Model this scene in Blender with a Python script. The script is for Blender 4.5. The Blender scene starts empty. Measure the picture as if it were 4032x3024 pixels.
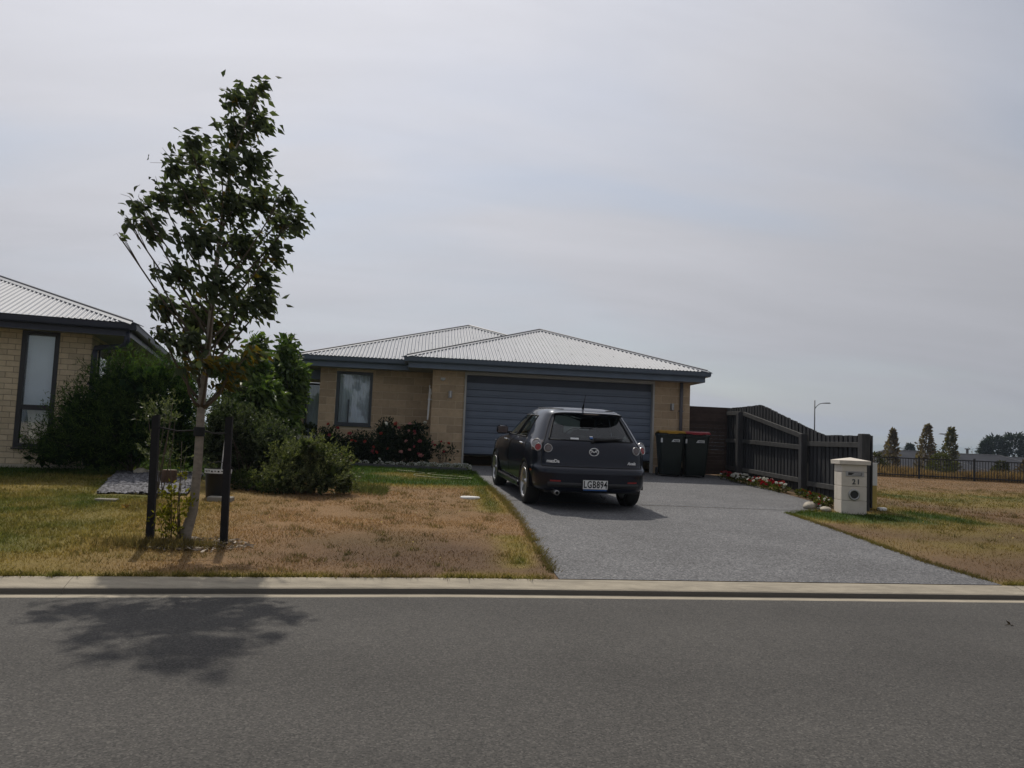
import bpy, math, random
import numpy as np
from mathutils import Vector, Matrix
random.seed(11); RNG = np.random.default_rng(7)
SC = bpy.context.scene; COL = SC.collection
# ------------------------------------------------------------------ camera
cd = bpy.data.cameras.new('camera'); cam = bpy.data.objects.new('camera', cd); COL.objects.link(cam); SC.camera = cam
cd.sensor_width = 36.0; cd.lens = 27.03; cd.clip_start = .05; cd.clip_end = 20000
psi, th, rl = math.radians(6.35), math.atan(.075), math.atan(.042)
f_ = Vector((math.sin(psi)*math.cos(th), math.cos(psi)*math.cos(th), math.sin(th)))
r0 = Vector((math.cos(psi), -math.sin(psi), 0)); u0 = r0.cross(f_)
r_ = r0*math.cos(rl)+u0*math.sin(rl); u_ = u0*math.cos(rl)-r0*math.sin(rl)
cam.matrix_world = Matrix(((r_.x,u_.x,-f_.x,0),(r_.y,u_.y,-f_.y,0),(r_.z,u_.z,-f_.z,1.25),(0,0,0,1)))
# ------------------------------------------------------------------ sky, sun, exposure
SUN_EL, SUN_AZ = math.radians(52.5), math.radians(-12.5)      # azimuth from +Y towards +X
sdir = Vector((math.sin(SUN_AZ)*math.cos(SUN_EL), math.cos(SUN_AZ)*math.cos(SUN_EL), math.sin(SUN_EL)))
W = bpy.data.worlds.new('World'); SC.world = W; W.use_nodes = True
nt = W.node_tree; nt.nodes.clear(); N = nt.nodes.new; LK = nt.links.new
out = N('ShaderNodeOutputWorld'); bg = N('ShaderNodeBackground'); sky = N('ShaderNodeTexSky')
sky.sky_type = 'NISHITA'; sky.sun_disc = False; sky.sun_elevation = SUN_EL; sky.sun_rotation = SUN_AZ
sky.air_density = 1.2; sky.dust_density = 1.4; sky.ozone_density = 1.5
bg.inputs['Strength'].default_value = .07
def wm(op, a, b=None, c=None):
    n = N('ShaderNodeMath'); n.operation = op
    for i, v in enumerate((a, b, c)):
        if v is None: continue
        if isinstance(v, (int, float)): n.inputs[i].default_value = v
        else: LK(v, n.inputs[i])
    return n.outputs[0]
geo = N('ShaderNodeNewGeometry'); neg = N('ShaderNodeVectorMath'); neg.operation = 'SCALE'; neg.inputs['Scale'].default_value = -1
LK(geo.outputs['Incoming'], neg.inputs[0])
sep = N('ShaderNodeSeparateXYZ'); LK(neg.outputs[0], sep.inputs[0])
zc = wm('MAXIMUM', sep.outputs['Z'], 0.0)
zz = wm('ADD', zc, .22)
cx = wm('DIVIDE', sep.outputs['X'], zz); cy = wm('DIVIDE', sep.outputs['Y'], zz)
cmb = N('ShaderNodeCombineXYZ'); LK(cx, cmb.inputs[0]); LK(cy, cmb.inputs[1])
mp = N('ShaderNodeMapping'); mp.inputs['Rotation'].default_value = (0,0,math.radians(35)); mp.inputs['Scale'].default_value = (.55,1.25,1); mp.inputs['Location'].default_value = (-.25,6.3,0)
LK(cmb.outputs[0], mp.inputs[0])
n1 = N('ShaderNodeTexNoise'); n1.inputs['Scale'].default_value = 1.1; n1.inputs['Detail'].default_value = 5; n1.inputs['Roughness'].default_value = .45; n1.inputs['Distortion'].default_value = .4
LK(mp.outputs[0], n1.inputs['Vector'])
veil = N('ShaderNodeMapRange'); veil.interpolation_type = 'SMOOTHSTEP'; veil.inputs[1].default_value = .33; veil.inputs[2].default_value = .58; veil.inputs[3].default_value = .62; veil.inputs[4].default_value = 1.0
LK(n1.outputs['Fac'], veil.inputs[0])
# the cloud sheet ends just above the horizon (clear arch under it)
n2 = N('ShaderNodeTexNoise'); n2.inputs['Scale'].default_value = 3; LK(neg.outputs[0], n2.inputs['Vector'])
el = wm('ADD', sep.outputs['Z'], wm('MULTIPLY', wm('SUBTRACT', n2.outputs['Fac'], .5), .012))
arch = N('ShaderNodeMapRange'); arch.interpolation_type = 'SMOOTHSTEP'; arch.inputs[1].default_value = .014; arch.inputs[2].default_value = .030; arch.inputs[3].default_value = .12; arch.inputs[4].default_value = 1
LK(el, arch.inputs[0])
cover = wm('MULTIPLY', veil.outputs[0], arch.outputs[0])
# thin cloud scatters forward: brighter towards the sun
dt = N('ShaderNodeVectorMath'); dt.operation = 'DOT_PRODUCT'; LK(neg.outputs[0], dt.inputs[0]); dt.inputs[1].default_value = sdir
fw = wm('POWER', wm('MAXIMUM', dt.outputs['Value'], 0.0), 3.0)
lum = wm('MULTIPLY_ADD', fw, 5.6, 4.0)
mp2 = N('ShaderNodeMapping'); mp2.inputs['Rotation'].default_value = (0,0,math.radians(68)); mp2.inputs['Scale'].default_value = (.8,3.0,1); LK(cmb.outputs[0], mp2.inputs[0])
n4 = N('ShaderNodeTexNoise'); n4.inputs['Scale'].default_value = 1.6; n4.inputs['Detail'].default_value = 9; n4.inputs['Roughness'].default_value = .6; n4.inputs['Distortion'].default_value = .5; LK(mp2.outputs[0], n4.inputs['Vector'])
lum = wm('MULTIPLY', lum, wm('MULTIPLY_ADD', n4.outputs['Fac'], .26, .92))      # streaks of cirrus
cc = N('ShaderNodeMix'); cc.data_type = 'RGBA'; cc.blend_type = 'MULTIPLY'; cc.inputs['Factor'].default_value = 1; cc.inputs['A'].default_value = (.93,.93,1.0,1)
LK(lum, cc.inputs['B'])
mx = N('ShaderNodeMix'); mx.data_type = 'RGBA'; LK(cover, mx.inputs['Factor']); LK(sky.outputs[0], mx.inputs['A']); LK(cc.outputs['Result'], mx.inputs['B'])
LK(mx.outputs['Result'], bg.inputs['Color']); LK(bg.outputs[0], out.inputs['Surface'])
sd = bpy.data.lights.new('sun', 'SUN'); sun = bpy.data.objects.new('sun', sd); COL.objects.link(sun)
sd.energy = 2.3; sd.angle = math.radians(.9); sd.color = (1,.93,.83)
sun.rotation_euler = (-sdir).to_track_quat('-Z', 'Y').to_euler(); sun.location = (0,0,40)
vs = SC.view_settings; vs.view_transform = 'Standard'; vs.look = 'None'; vs.gamma = 1; vs.exposure = .38; vs.use_curve_mapping = False
# ------------------------------------------------------------------ terrain functions
def sm(a, b, x):
    t = np.clip((np.asarray(x, float)-a)/(b-a), 0, 1); return t*t*(3-2*t)
def Yk(X):                                  # back of the kerb
    Xc = np.clip(np.asarray(X, float), -60, 60)
    return np.where(Xc < .25, 6.59+.1*(Xc-.25), 6.59+.046*(Xc-.25))
def G(X, Y):
    X = np.asarray(X, float); Y = np.asarray(Y, float)
    s = np.clip(.0415*(Y-Yk(X)), 0, .54)
    z = .08+s*(1-.75*sm(7.9, 13, X))
    return z-2.9*sm(43, 62, Y)
def g(x, y): return float(G(x, y))
_lat = RNG.random((256,256))
def vnoise(X, Y, s, o=0):
    x = np.asarray(X)/s+37.3+o*17; y = np.asarray(Y)/s+91.7+o*29
    i = np.floor(x).astype(int); j = np.floor(y).astype(int); a = x-i; b = y-j; a = a*a*(3-2*a); b = b*b*(3-2*b)
    L = lambda p, q: _lat[p % 256, q % 256]
    return (L(i,j)*(1-a)+L(i+1,j)*a)*(1-b)+(L(i,j+1)*(1-a)+L(i+1,j+1)*a)*b
def turf(X, Y):
    """greenness and dryness of the turf at a spot"""
    X = np.asarray(X, float); Y = np.asarray(Y, float); d = Y-Yk(X)
    n = .5*vnoise(X,Y,1.3)+.3*vnoise(X,Y,.45,1)+.2*vnoise(X,Y,.15,2)
    gr = .62*sm(-1.2,-4.4,X)*(X < 1.3)                                   # greener towards the neighbour
    gr = np.maximum(gr, .95*sm(12.8, 14.0, Y-.35*np.clip(X+6,0,9)*.3)*(X < 1.3)*(X > -9))   # by the beds
    gr = np.maximum(gr, .85*np.exp(-((X+4.6)/1.2)**2-((Y-12.9)/1.6)**2))
    gr = np.maximum(gr, .55*np.exp(-(d/.22)**2)*sm(.35,.6,vnoise(X,Y,.8,3)))
    gr = np.maximum(gr, .75*np.exp(-((X-1.05)/.22)**2)*sm(.3,.6,vnoise(X,Y,.9,4))*(X < 1.4))
    gr = np.maximum(gr, 1.25*np.exp(-((X-7.0)/1.35)**4-((Y-11.55)/.72)**4)*(X > 5.6))
    gr = np.maximum(gr, 1.0*np.exp(-((X-7.4)/1.0)**2-((Y-11.2)/1.1)**2))
    gr = np.maximum(gr, .9*np.exp(-((X-8.6)/.9)**2-((Y-12.0)/1.4)**2))
    gr = np.maximum(gr, .65*np.exp(-((Y-19.5-.1*(X-12))/3.2)**2)*(X > 7.8))
    gr = np.maximum(gr, .35*np.exp(-((Y-9.0)/.7)**2)*(X > 5.5))
    gr = np.clip(gr+(n-.5)*.95*(.3+gr), 0, 1)
    br = np.clip(.32+.8*np.exp(-((X-.1)/1.5)**2-((d-.9)/1.3)**2)*(X < 1.3)+.55*(X > 5)*sm(24,9,Y)+(n-.5)*.9, 0, 1)  # thin, earthy turf
    return gr, br
def turf_col(X, Y, jit=None):
    gr, br = turf(X, Y)
    dry = np.array((.335,.208,.102)); earth = np.array((.135,.086,.052)); green = np.array((.052,.092,.017)); olive = np.array((.245,.185,.055))
    c = dry*(1-br[...,None])+earth*br[...,None]
    a = np.clip(gr*2,0,1)[...,None]; b = np.clip(gr*2-1,0,1)[...,None]
    c = c*(1-a)+olive*a; c = c*(1-b)+green*b
    c = c*(1-.22*sm(5.5,7.5,X))[...,None]      # the unmown field is duller straw
    if jit is not None: c = c*jit[...,None]
    return c
# ------------------------------------------------------------------ materials
M = {}
def newmat(name):
    m = bpy.data.materials.new(name); m.use_nodes = True; M[name] = m
    return m, m.node_tree, m.node_tree.nodes['Principled BSDF']
def pm(name, c1, c2=None, scale=6., rough=.7, metal=0., bump=0., bscale=60., spec=.4, detail=6., rnd=0., coat=0., stretch=(1,1,1), coord='Object', edge=None):
    """two-tone noise colour, fine relief, optional per-object tint"""
    m, t, b = newmat(name); n = t.nodes.new; l = t.links.new
    b.inputs['Roughness'].default_value = rough; b.inputs['Metallic'].default_value = metal
    b.inputs['Specular IOR Level'].default_value = spec; b.inputs['Coat Weight'].default_value = coat; b.inputs['Coat Roughness'].default_value = .04
    tc = n('ShaderNodeTexCoord'); mpn = n('ShaderNodeMapping'); mpn.inputs['Scale'].default_value = stretch; l(tc.outputs[coord], mpn.inputs[0])
    vec = mpn.outputs[0]
    if rnd:
        oi = n('ShaderNodeObjectInfo'); ad = n('ShaderNodeVectorMath'); ad.operation = 'MULTIPLY_ADD'
        l(oi.outputs['Random'], ad.inputs[0]); ad.inputs[1].default_value = (37,53,71); l(vec, ad.inputs[2]); vec = ad.outputs[0]
    c2 = c2 or tuple(v*.8 for v in c1)
    nz = n('ShaderNodeTexNoise'); nz.inputs['Scale'].default_value = scale; nz.inputs['Detail'].default_value = detail; nz.inputs['Roughness'].default_value = .62; l(vec, nz.inputs['Vector'])
    rp = n('ShaderNodeValToRGB'); rp.color_ramp.elements[0].position = .32; rp.color_ramp.elements[1].position = .68
    rp.color_ramp.elements[0].color = (*c2,1); rp.color_ramp.elements[1].color = (*c1,1); l(nz.outputs['Fac'], rp.inputs[0])
    col = rp.outputs[0]
    if rnd:
        mr = n('ShaderNodeMapRange'); mr.inputs[3].default_value = 1-rnd; mr.inputs[4].default_value = 1+rnd; l(oi.outputs['Random'], mr.inputs[0])
        mu = n('ShaderNodeMix'); mu.data_type = 'RGBA'; mu.blend_type = 'MULTIPLY'; mu.inputs['Factor'].default_value = 1; l(col, mu.inputs['A']); l(mr.outputs[0], mu.inputs['B']); col = mu.outputs['Result']
    l(col, b.inputs['Base Color'])
    if bump:
        bz = n('ShaderNodeTexNoise'); bz.inputs['Scale'].default_value = bscale; bz.inputs['Detail'].default_value = 4; l(vec, bz.inputs['Vector'])
        bp = n('ShaderNodeBump'); bp.inputs['Strength'].default_value = bump; bp.inputs['Distance'].default_value = .01; l(bz.outputs['Fac'], bp.inputs['Height']); l(bp.outputs[0], b.inputs['Normal'])
    return m
def leafmat(name, trans=.35, rough=.5, spec=.35, tint=(1.15,1.25,.55)):
    m, t, b = newmat(name); n = t.nodes.new; l = t.links.new
    at = n('ShaderNodeAttribute'); at.attribute_name = 'Col'; l(at.outputs['Color'], b.inputs['Base Color'])
    b.inputs['Roughness'].default_value = rough; b.inputs['Specular IOR Level'].default_value = spec
    tr = n('ShaderNodeBsdfTranslucent'); mu = n('ShaderNodeMix'); mu.data_type = 'RGBA'; mu.blend_type = 'MULTIPLY'; mu.inputs['Factor'].default_value = 1
    l(at.outputs['Color'], mu.inputs['A']); mu.inputs['B'].default_value = (*tint,1); l(mu.outputs['Result'], tr.inputs['Color'])
    ms = n('ShaderNodeMixShader'); ms.inputs[0].default_value = trans; l(b.outputs[0], ms.inputs[1]); l(tr.outputs[0], ms.inputs[2])
    l(ms.outputs[0], t.nodes['Material Output'].inputs['Surface'])
    return m
def glassmat(name, tint, refl=.5, rough=.02):
    m, t, b = newmat(name); n = t.nodes.new; l = t.links.new; t.nodes.remove(b)
    tr = n('ShaderNodeBsdfTransparent'); tr.inputs[0].default_value = (*tint,1); gl = n('ShaderNodeBsdfGlossy'); gl.inputs['Roughness'].default_value = rough; gl.inputs['Color'].default_value = (.9,.93,.95,1)
    fr = n('ShaderNodeFresnel'); fr.inputs[0].default_value = 1.5; mr = n('ShaderNodeMath'); mr.operation = 'MULTIPLY_ADD'; mr.inputs[1].default_value = 1.0; mr.inputs[2].default_value = refl; l(fr.outputs[0], mr.inputs[0]); mr.use_clamp = True
    ms = n('ShaderNodeMixShader'); l(mr.outputs[0], ms.inputs[0]); l(tr.outputs[0], ms.inputs[1]); l(gl.outputs[0], ms.inputs[2]); l(ms.outputs[0], t.nodes['Material Output'].inputs['Surface'])
    return m
def speckle(name, base, dark, light, scale, rough, bump, patch=.0, tracks=False):
    """stony surface: fine aggregate grains of several tones with worn patches"""
    m, t, b = newmat(name); n = t.nodes.new; l = t.links.new
    tc = n('ShaderNodeTexCoord'); vo = n('ShaderNodeTexVoronoi'); vo.inputs['Scale'].default_value = scale; l(tc.outputs['Object'], vo.inputs['Vector'])
    sv = n('ShaderNodeSeparateColor'); l(vo.outputs['Color'], sv.inputs[0])
    rp = n('ShaderNodeValToRGB'); e = rp.color_ramp.elements; e[0].color = (*dark,1); e[0].position = .05; e[1].color = (*light,1); e[1].position = .98
    k = rp.color_ramp.elements.new(.42); k.color = (*base,1); k = rp.color_ramp.elements.new(.72); k.color = (*base,1); l(sv.outputs[0], rp.inputs[0])
    nz = n('ShaderNodeTexNoise'); nz.inputs['Scale'].default_value = .7; nz.inputs['Detail'].default_value = 7; nz.inputs['Roughness'].default_value = .65; l(tc.outputs['Object'], nz.inputs['Vector'])
    mr = n('ShaderNodeMapRange'); mr.inputs[1].default_value = .3; mr.inputs[2].default_value = .7; mr.inputs[3].default_value = 1-patch; mr.inputs[4].default_value = 1+patch; l(nz.outputs['Fac'], mr.inputs[0])
    mu = n('ShaderNodeMix'); mu.data_type = 'RGBA'; mu.blend_type = 'MULTIPLY'; mu.inputs['Factor'].default_value = 1; l(rp.outputs[0], mu.inputs['A']); l(mr.outputs[0], mu.inputs['B']); l(mu.outputs['Result'], b.inputs['Base Color'])
    n3 = n('ShaderNodeTexNoise'); n3.inputs['Scale'].default_value = scale*.55; n3.inputs['Detail'].default_value = 5; l(tc.outputs['Object'], n3.inputs['Vector'])
    bp = n('ShaderNodeBump'); bp.inputs['Strength'].default_value = bump; bp.inputs['Distance'].default_value = .006; l(n3.outputs['Fac'], bp.inputs['Height']); l(bp.outputs[0], b.inputs['Normal'])
    if tracks:      # wheel-polished bands along the lanes
        sx = n('ShaderNodeSeparateXYZ'); l(tc.outputs['Object'], sx.inputs[0]); nw = n('ShaderNodeTexNoise'); nw.inputs['Scale'].default_value = .35; nw.inputs['Detail'].default_value = 6; l(tc.outputs['Object'], nw.inputs['Vector'])
        ma = n('ShaderNodeMath'); ma.operation = 'MULTIPLY_ADD'; ma.inputs[1].default_value = .9; l(nw.outputs['Fac'], ma.inputs[0]); l(sx.outputs['Y'], ma.inputs[2])
        si = n('ShaderNodeMath'); si.operation = 'MULTIPLY'; si.inputs[1].default_value = 3.7; l(ma.outputs[0], si.inputs[0]); sn = n('ShaderNodeMath'); sn.operation = 'SINE'; l(si.outputs[0], sn.inputs[0])
        m3 = n('ShaderNodeMath'); m3.operation = 'MULTIPLY_ADD'; m3.inputs[1].default_value = .07; m3.inputs[2].default_value = 1.; l(sn.outputs[0], m3.inputs[0])
        mt = n('ShaderNodeMix'); mt.data_type = 'RGBA'; mt.blend_type = 'MULTIPLY'; mt.inputs['Factor'].default_value = 1; l(mu.outputs['Result'], mt.inputs['A']); l(m3.outputs[0], mt.inputs['B']); l(mt.outputs['Result'], b.inputs['Base Color'])
    b.inputs['Roughness'].default_value = rough; b.inputs['Specular IOR Level'].default_value = .3
    return m
def attrmat(name, rough=.9, bump=.0, bscale=40., mul=None):
    m, t, b = newmat(name); n = t.nodes.new; l = t.links.new
    at = n('ShaderNodeAttribute'); at.attribute_name = 'Col'
    tc = n('ShaderNodeTexCoord'); nz = n('ShaderNodeTexNoise'); nz.inputs['Scale'].default_value = bscale; nz.inputs['Detail'].default_value = 6; nz.inputs['Roughness'].default_value = .7; l(tc.outputs['Object'], nz.inputs['Vector'])
    mr = n('ShaderNodeMapRange'); mr.inputs[1].default_value = .3; mr.inputs[2].default_value = .7; mr.inputs[3].default_value = .6; mr.inputs[4].default_value = 1.3; l(nz.outputs['Fac'], mr.inputs[0])
    mu = n('ShaderNodeMix'); mu.data_type = 'RGBA'; mu.blend_type = 'MULTIPLY'; mu.inputs['Factor'].default_value = 1; l(at.outputs['Color'], mu.inputs['A']); l(mr.outputs[0], mu.inputs['B']); l(mu.outputs['Result'], b.inputs['Base Color'])
    b.inputs['Roughness'].default_value = rough; b.inputs['Specular IOR Level'].default_value = .15
    if bump:
        bp = n('ShaderNodeBump'); bp.inputs['Strength'].default_value = bump; bp.inputs['Distance'].default_value = .02; l(nz.outputs['Fac'], bp.inputs['Height']); l(bp.outputs[0], b.inputs['Normal'])
    return m
speckle('asphalt', (.058,.055,.050), (.032,.031,.029), (.098,.092,.083), 120, .9, .5, .16, True)
speckle('aggregate', (.112,.112,.115), (.052,.052,.054), (.21,.21,.21), 72, .85, .5, .2)
pm('concrete', (.48,.43,.34), (.36,.325,.26), 5, .85, bump=.35, bscale=70, rnd=.04)
def kerbmat():
    m, t, b = newmat('kerb'); n = t.nodes.new; l = t.links.new; b.inputs['Roughness'].default_value = .88; b.inputs['Specular IOR Level'].default_value = .2
    ge = n('ShaderNodeNewGeometry'); mpn = n('ShaderNodeMapping'); mpn.inputs['Scale'].default_value = (1.1,5,5); l(ge.outputs['Position'], mpn.inputs[0])
    nz = n('ShaderNodeTexNoise'); nz.inputs['Scale'].default_value = 2.2; nz.inputs['Detail'].default_value = 9; nz.inputs['Roughness'].default_value = .7; l(mpn.outputs[0], nz.inputs['Vector'])
    rp = n('ShaderNodeValToRGB'); e = rp.color_ramp.elements; e[0].position = .30; e[0].color = (.23,.205,.16,1); e[1].position = .62; e[1].color = (.385,.34,.262,1); l(nz.outputs['Fac'], rp.inputs[0])
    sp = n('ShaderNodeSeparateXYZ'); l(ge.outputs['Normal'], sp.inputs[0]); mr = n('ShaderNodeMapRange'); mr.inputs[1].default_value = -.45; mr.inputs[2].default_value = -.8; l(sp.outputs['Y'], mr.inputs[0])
    mu = n('ShaderNodeMix'); mu.data_type = 'RGBA'; l(mr.outputs[0], mu.inputs['Factor']); l(rp.outputs[0], mu.inputs['A']); mu.inputs['B'].default_value = (.10,.092,.08,1); l(mu.outputs['Result'], b.inputs['Base Color'])   # darker tone on the faces turned to the road
    bp = n('ShaderNodeBump'); bp.inputs['Strength'].default_value = .35; bp.inputs['Distance'].default_value = .01; n3 = n('ShaderNodeTexNoise'); n3.inputs['Scale'].default_value = 60; l(ge.outputs['Position'], n3.inputs['Vector']); l(n3.outputs['Fac'], bp.inputs['Height']); l(bp.outputs[0], b.inputs['Normal'])
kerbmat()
pm('channel', (.26,.24,.20), (.19,.175,.145), 4, .85, bump=.3, bscale=70)
pm('block', (.50,.375,.245), (.41,.305,.195), 9, .9, bump=.5, bscale=90, rnd=.16)
pm('mortar', (.62,.51,.36), (.54,.44,.3), 12, .95, bump=.4, bscale=90)
pm('nbrick', (.56,.47,.335), (.47,.39,.27), 14, .9, bump=.4, bscale=90, rnd=.15)
pm('nmortar', (.30,.26,.20), (.24,.21,.16), 12, .95)
pm('roof_iron', (.345,.362,.39), (.312,.328,.354), 2.5, .55, spec=.25)
pm('roof_cap', (.325,.34,.365), (.288,.302,.324), 3, .6, spec=.2)
pm('cap_edge', (.12,.12,.125), None, 3, .5)
pm('fascia', (.115,.152,.205), (.10,.132,.178), 4, .45)
pm('gutter', (.095,.125,.165), (.085,.11,.145), 4, .38)
pm('navy', (.026,.032,.055), None, 4, .45)
pm('soffit', (.30,.29,.27), (.26,.25,.235), 3, .8)
pm('door_blue', (.150,.182,.240), (.134,.163,.215), 3, .5, bump=.12, bscale=220)
pm('door_shade', (.05,.06,.085), None, 3, .5)  # darkened door blue: soffit shadow painted in above the slats
pm('trim', (.44,.43,.41), (.38,.37,.35), 4, .6)
pm('alu', (.060,.068,.078), None, 4, .4)
pm('nalu', (.014,.015,.02), None, 4, .4)
pm('curtain', (.82,.84,.86), (.7,.72,.75), 5, .9, stretch=(3,3,.3))
pm('blind', (.86,.90,.94), (.80,.84,.88), 4, .85)
pm('sheet', (.82,.74,.58), (.7,.62,.47), 6, .8)
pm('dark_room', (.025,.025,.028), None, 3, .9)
glassmat('pane', (.92,.95,.97), .05)
glassmat('car_glass', (.68,.80,.80), .03)
pm('fence_wood', (.042,.043,.047), (.016,.017,.019), 7, .9, bump=.6, bscale=40, rnd=.28, stretch=(6,6,.5))
pm('rail_wood', (.070,.069,.066), (.04,.04,.039), 6, .9, bump=.5, bscale=40, rnd=.2)
pm('post_wood', (.058,.058,.060), (.034,.034,.036), 6, .9, bump=.5, bscale=40, stretch=(5,5,.6))
pm('slat_wood', (.060,.036,.028), (.038,.023,.018), 6, .8, bump=.3, bscale=40, rnd=.2)
pm('stake', (.016,.015,.016), (.010,.010,.011), 8, .9, bump=.5, bscale=50)
pm('strap', (.012,.012,.013), None, 8, .8)
pm('bark', (.27,.235,.19), (.17,.145,.115), 14, .9, bump=.7, bscale=45, stretch=(1,1,2.2))
pm('twig', (.10,.078,.055), (.065,.05,.036), 14, .9)
pm('bin_green', (.010,.016,.013), None, 5, .5, bump=.15, bscale=160)
pm('lid_yellow', (.36,.20,.012), (.31,.17,.01), 4, .45)
pm('lid_red', (.28,.016,.025), (.24,.013,.02), 4, .45)
pm('rubber', (.012,.012,.012), None, 30, .8, bump=.2, bscale=100)
pm('white_print', (.72,.74,.74), None, 8, .6)
pm('plaster', (.64,.59,.52), (.56,.51,.44), 8, .9, bump=.4, bscale=60)
pm('steel', (.42,.42,.42), (.34,.34,.34), 10, .35, metal=.8)
pm('slot_dark', (.03,.03,.032), None, 4, .5)
pm('stone', (.42,.38,.31), (.3,.27,.22), 9, .85, bump=.5, bscale=30, rnd=.15)
pm('pebble', (.22,.21,.205), (.12,.115,.115), 4, .8, coord='Object')
pm('mulch', (.27,.21,.15), (.08,.055,.038), 22, .9)
pm('hose', (.20,.21,.085), (.16,.17,.07), 8, .6)
pm('pipe_white', (.66,.66,.64), (.6,.6,.58), 5, .5)
pm('pipe_yellow', (.42,.30,.07), (.36,.26,.06), 5, .5)
pm('iron_black', (.010,.010,.011), None, 6, .45)
pm('edging', (.10,.10,.105), (.08,.08,.085), 8, .8)
pm('log', (.11,.062,.036), (.06,.036,.022), 8, .9, bump=.6, bscale=40)
pm('black_plastic', (.010,.010,.011), None, 6, .4)
pm('lamp_grey', (.06,.065,.07), None, 6, .5)
pm('far_roof', (.060,.062,.070), (.048,.05,.058), 1.0, .95, rnd=.1, spec=.05)
pm('far_wall', (.42,.36,.28), (.36,.31,.24), 1, .85)
pm('white_pebble', (.74,.74,.72), (.62,.62,.6), 6, .8)
pm('hill', (.19,.19,.13), (.13,.14,.09), .012, .95)
# car
def carpaint():
    m, t, b = newmat('car_paint'); n = t.nodes.new; l = t.links.new
    tc = n('ShaderNodeTexCoord'); vo = n('ShaderNodeTexNoise'); vo.inputs['Scale'].default_value = 900; l(tc.outputs['Object'], vo.inputs['Vector'])
    rp = n('ShaderNodeValToRGB'); rp.color_ramp.elements[0].color = (.003,.004,.009,1); rp.color_ramp.elements[1].color = (.008,.010,.021,1); l(vo.outputs['Fac'], rp.inputs[0]); l(rp.outputs[0], b.inputs['Base Color'])
    b.inputs['Coat Tint'].default_value = (.82,.9,1,1); b.inputs['Metallic'].default_value = .1; b.inputs['Roughness'].default_value = .38; b.inputs['Specular IOR Level'].default_value = .1; b.inputs['Coat Weight'].default_value = .7; b.inputs['Coat Roughness'].default_value = .03
carpaint()
pm('car_black', (.008,.008,.009), None, 6, .5)
pm('car_trim', (.02,.02,.022), None, 6, .35)
pm('badge', (.80,.80,.80), (.72,.72,.72), 6, .45, metal=.3)
pm('downpipe_grey', (.13,.13,.15), None, 4, .5)
pm('chrome', (.75,.75,.76), (.68,.68,.7), 6, .12, metal=1)
pm('alloy', (.46,.46,.46), (.38,.38,.38), 6, .3, metal=.85)
pm('lamp_red', (.30,.02,.02), None, 20, .2, coat=.5)
pm('lamp_clear', (.32,.31,.31), (.16,.15,.15), 40, .18, metal=.5, coat=1)
pm('lamp_smoke', (.10,.075,.075), None, 30, .2, coat=1)
pm('plate_white', (.80,.80,.78), (.76,.76,.74), 5, .45)
pm('plate_blue', (.03,.12,.36), None, 5, .45)
pm('ink', (.006,.006,.006), None, 5, .5)
pm('seat_cloth', (.018,.018,.02), None, 30, .9)
leafmat('leaf', .42, .7, .06); leafmat('leaf_gloss', .42, .45, .22); leafmat('petal', .25, .6, .2, (1,1,1)); leafmat('blade', .48, .8, .1, (1,1,.8))
attrmat('turf', .95, .6, 55)
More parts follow.
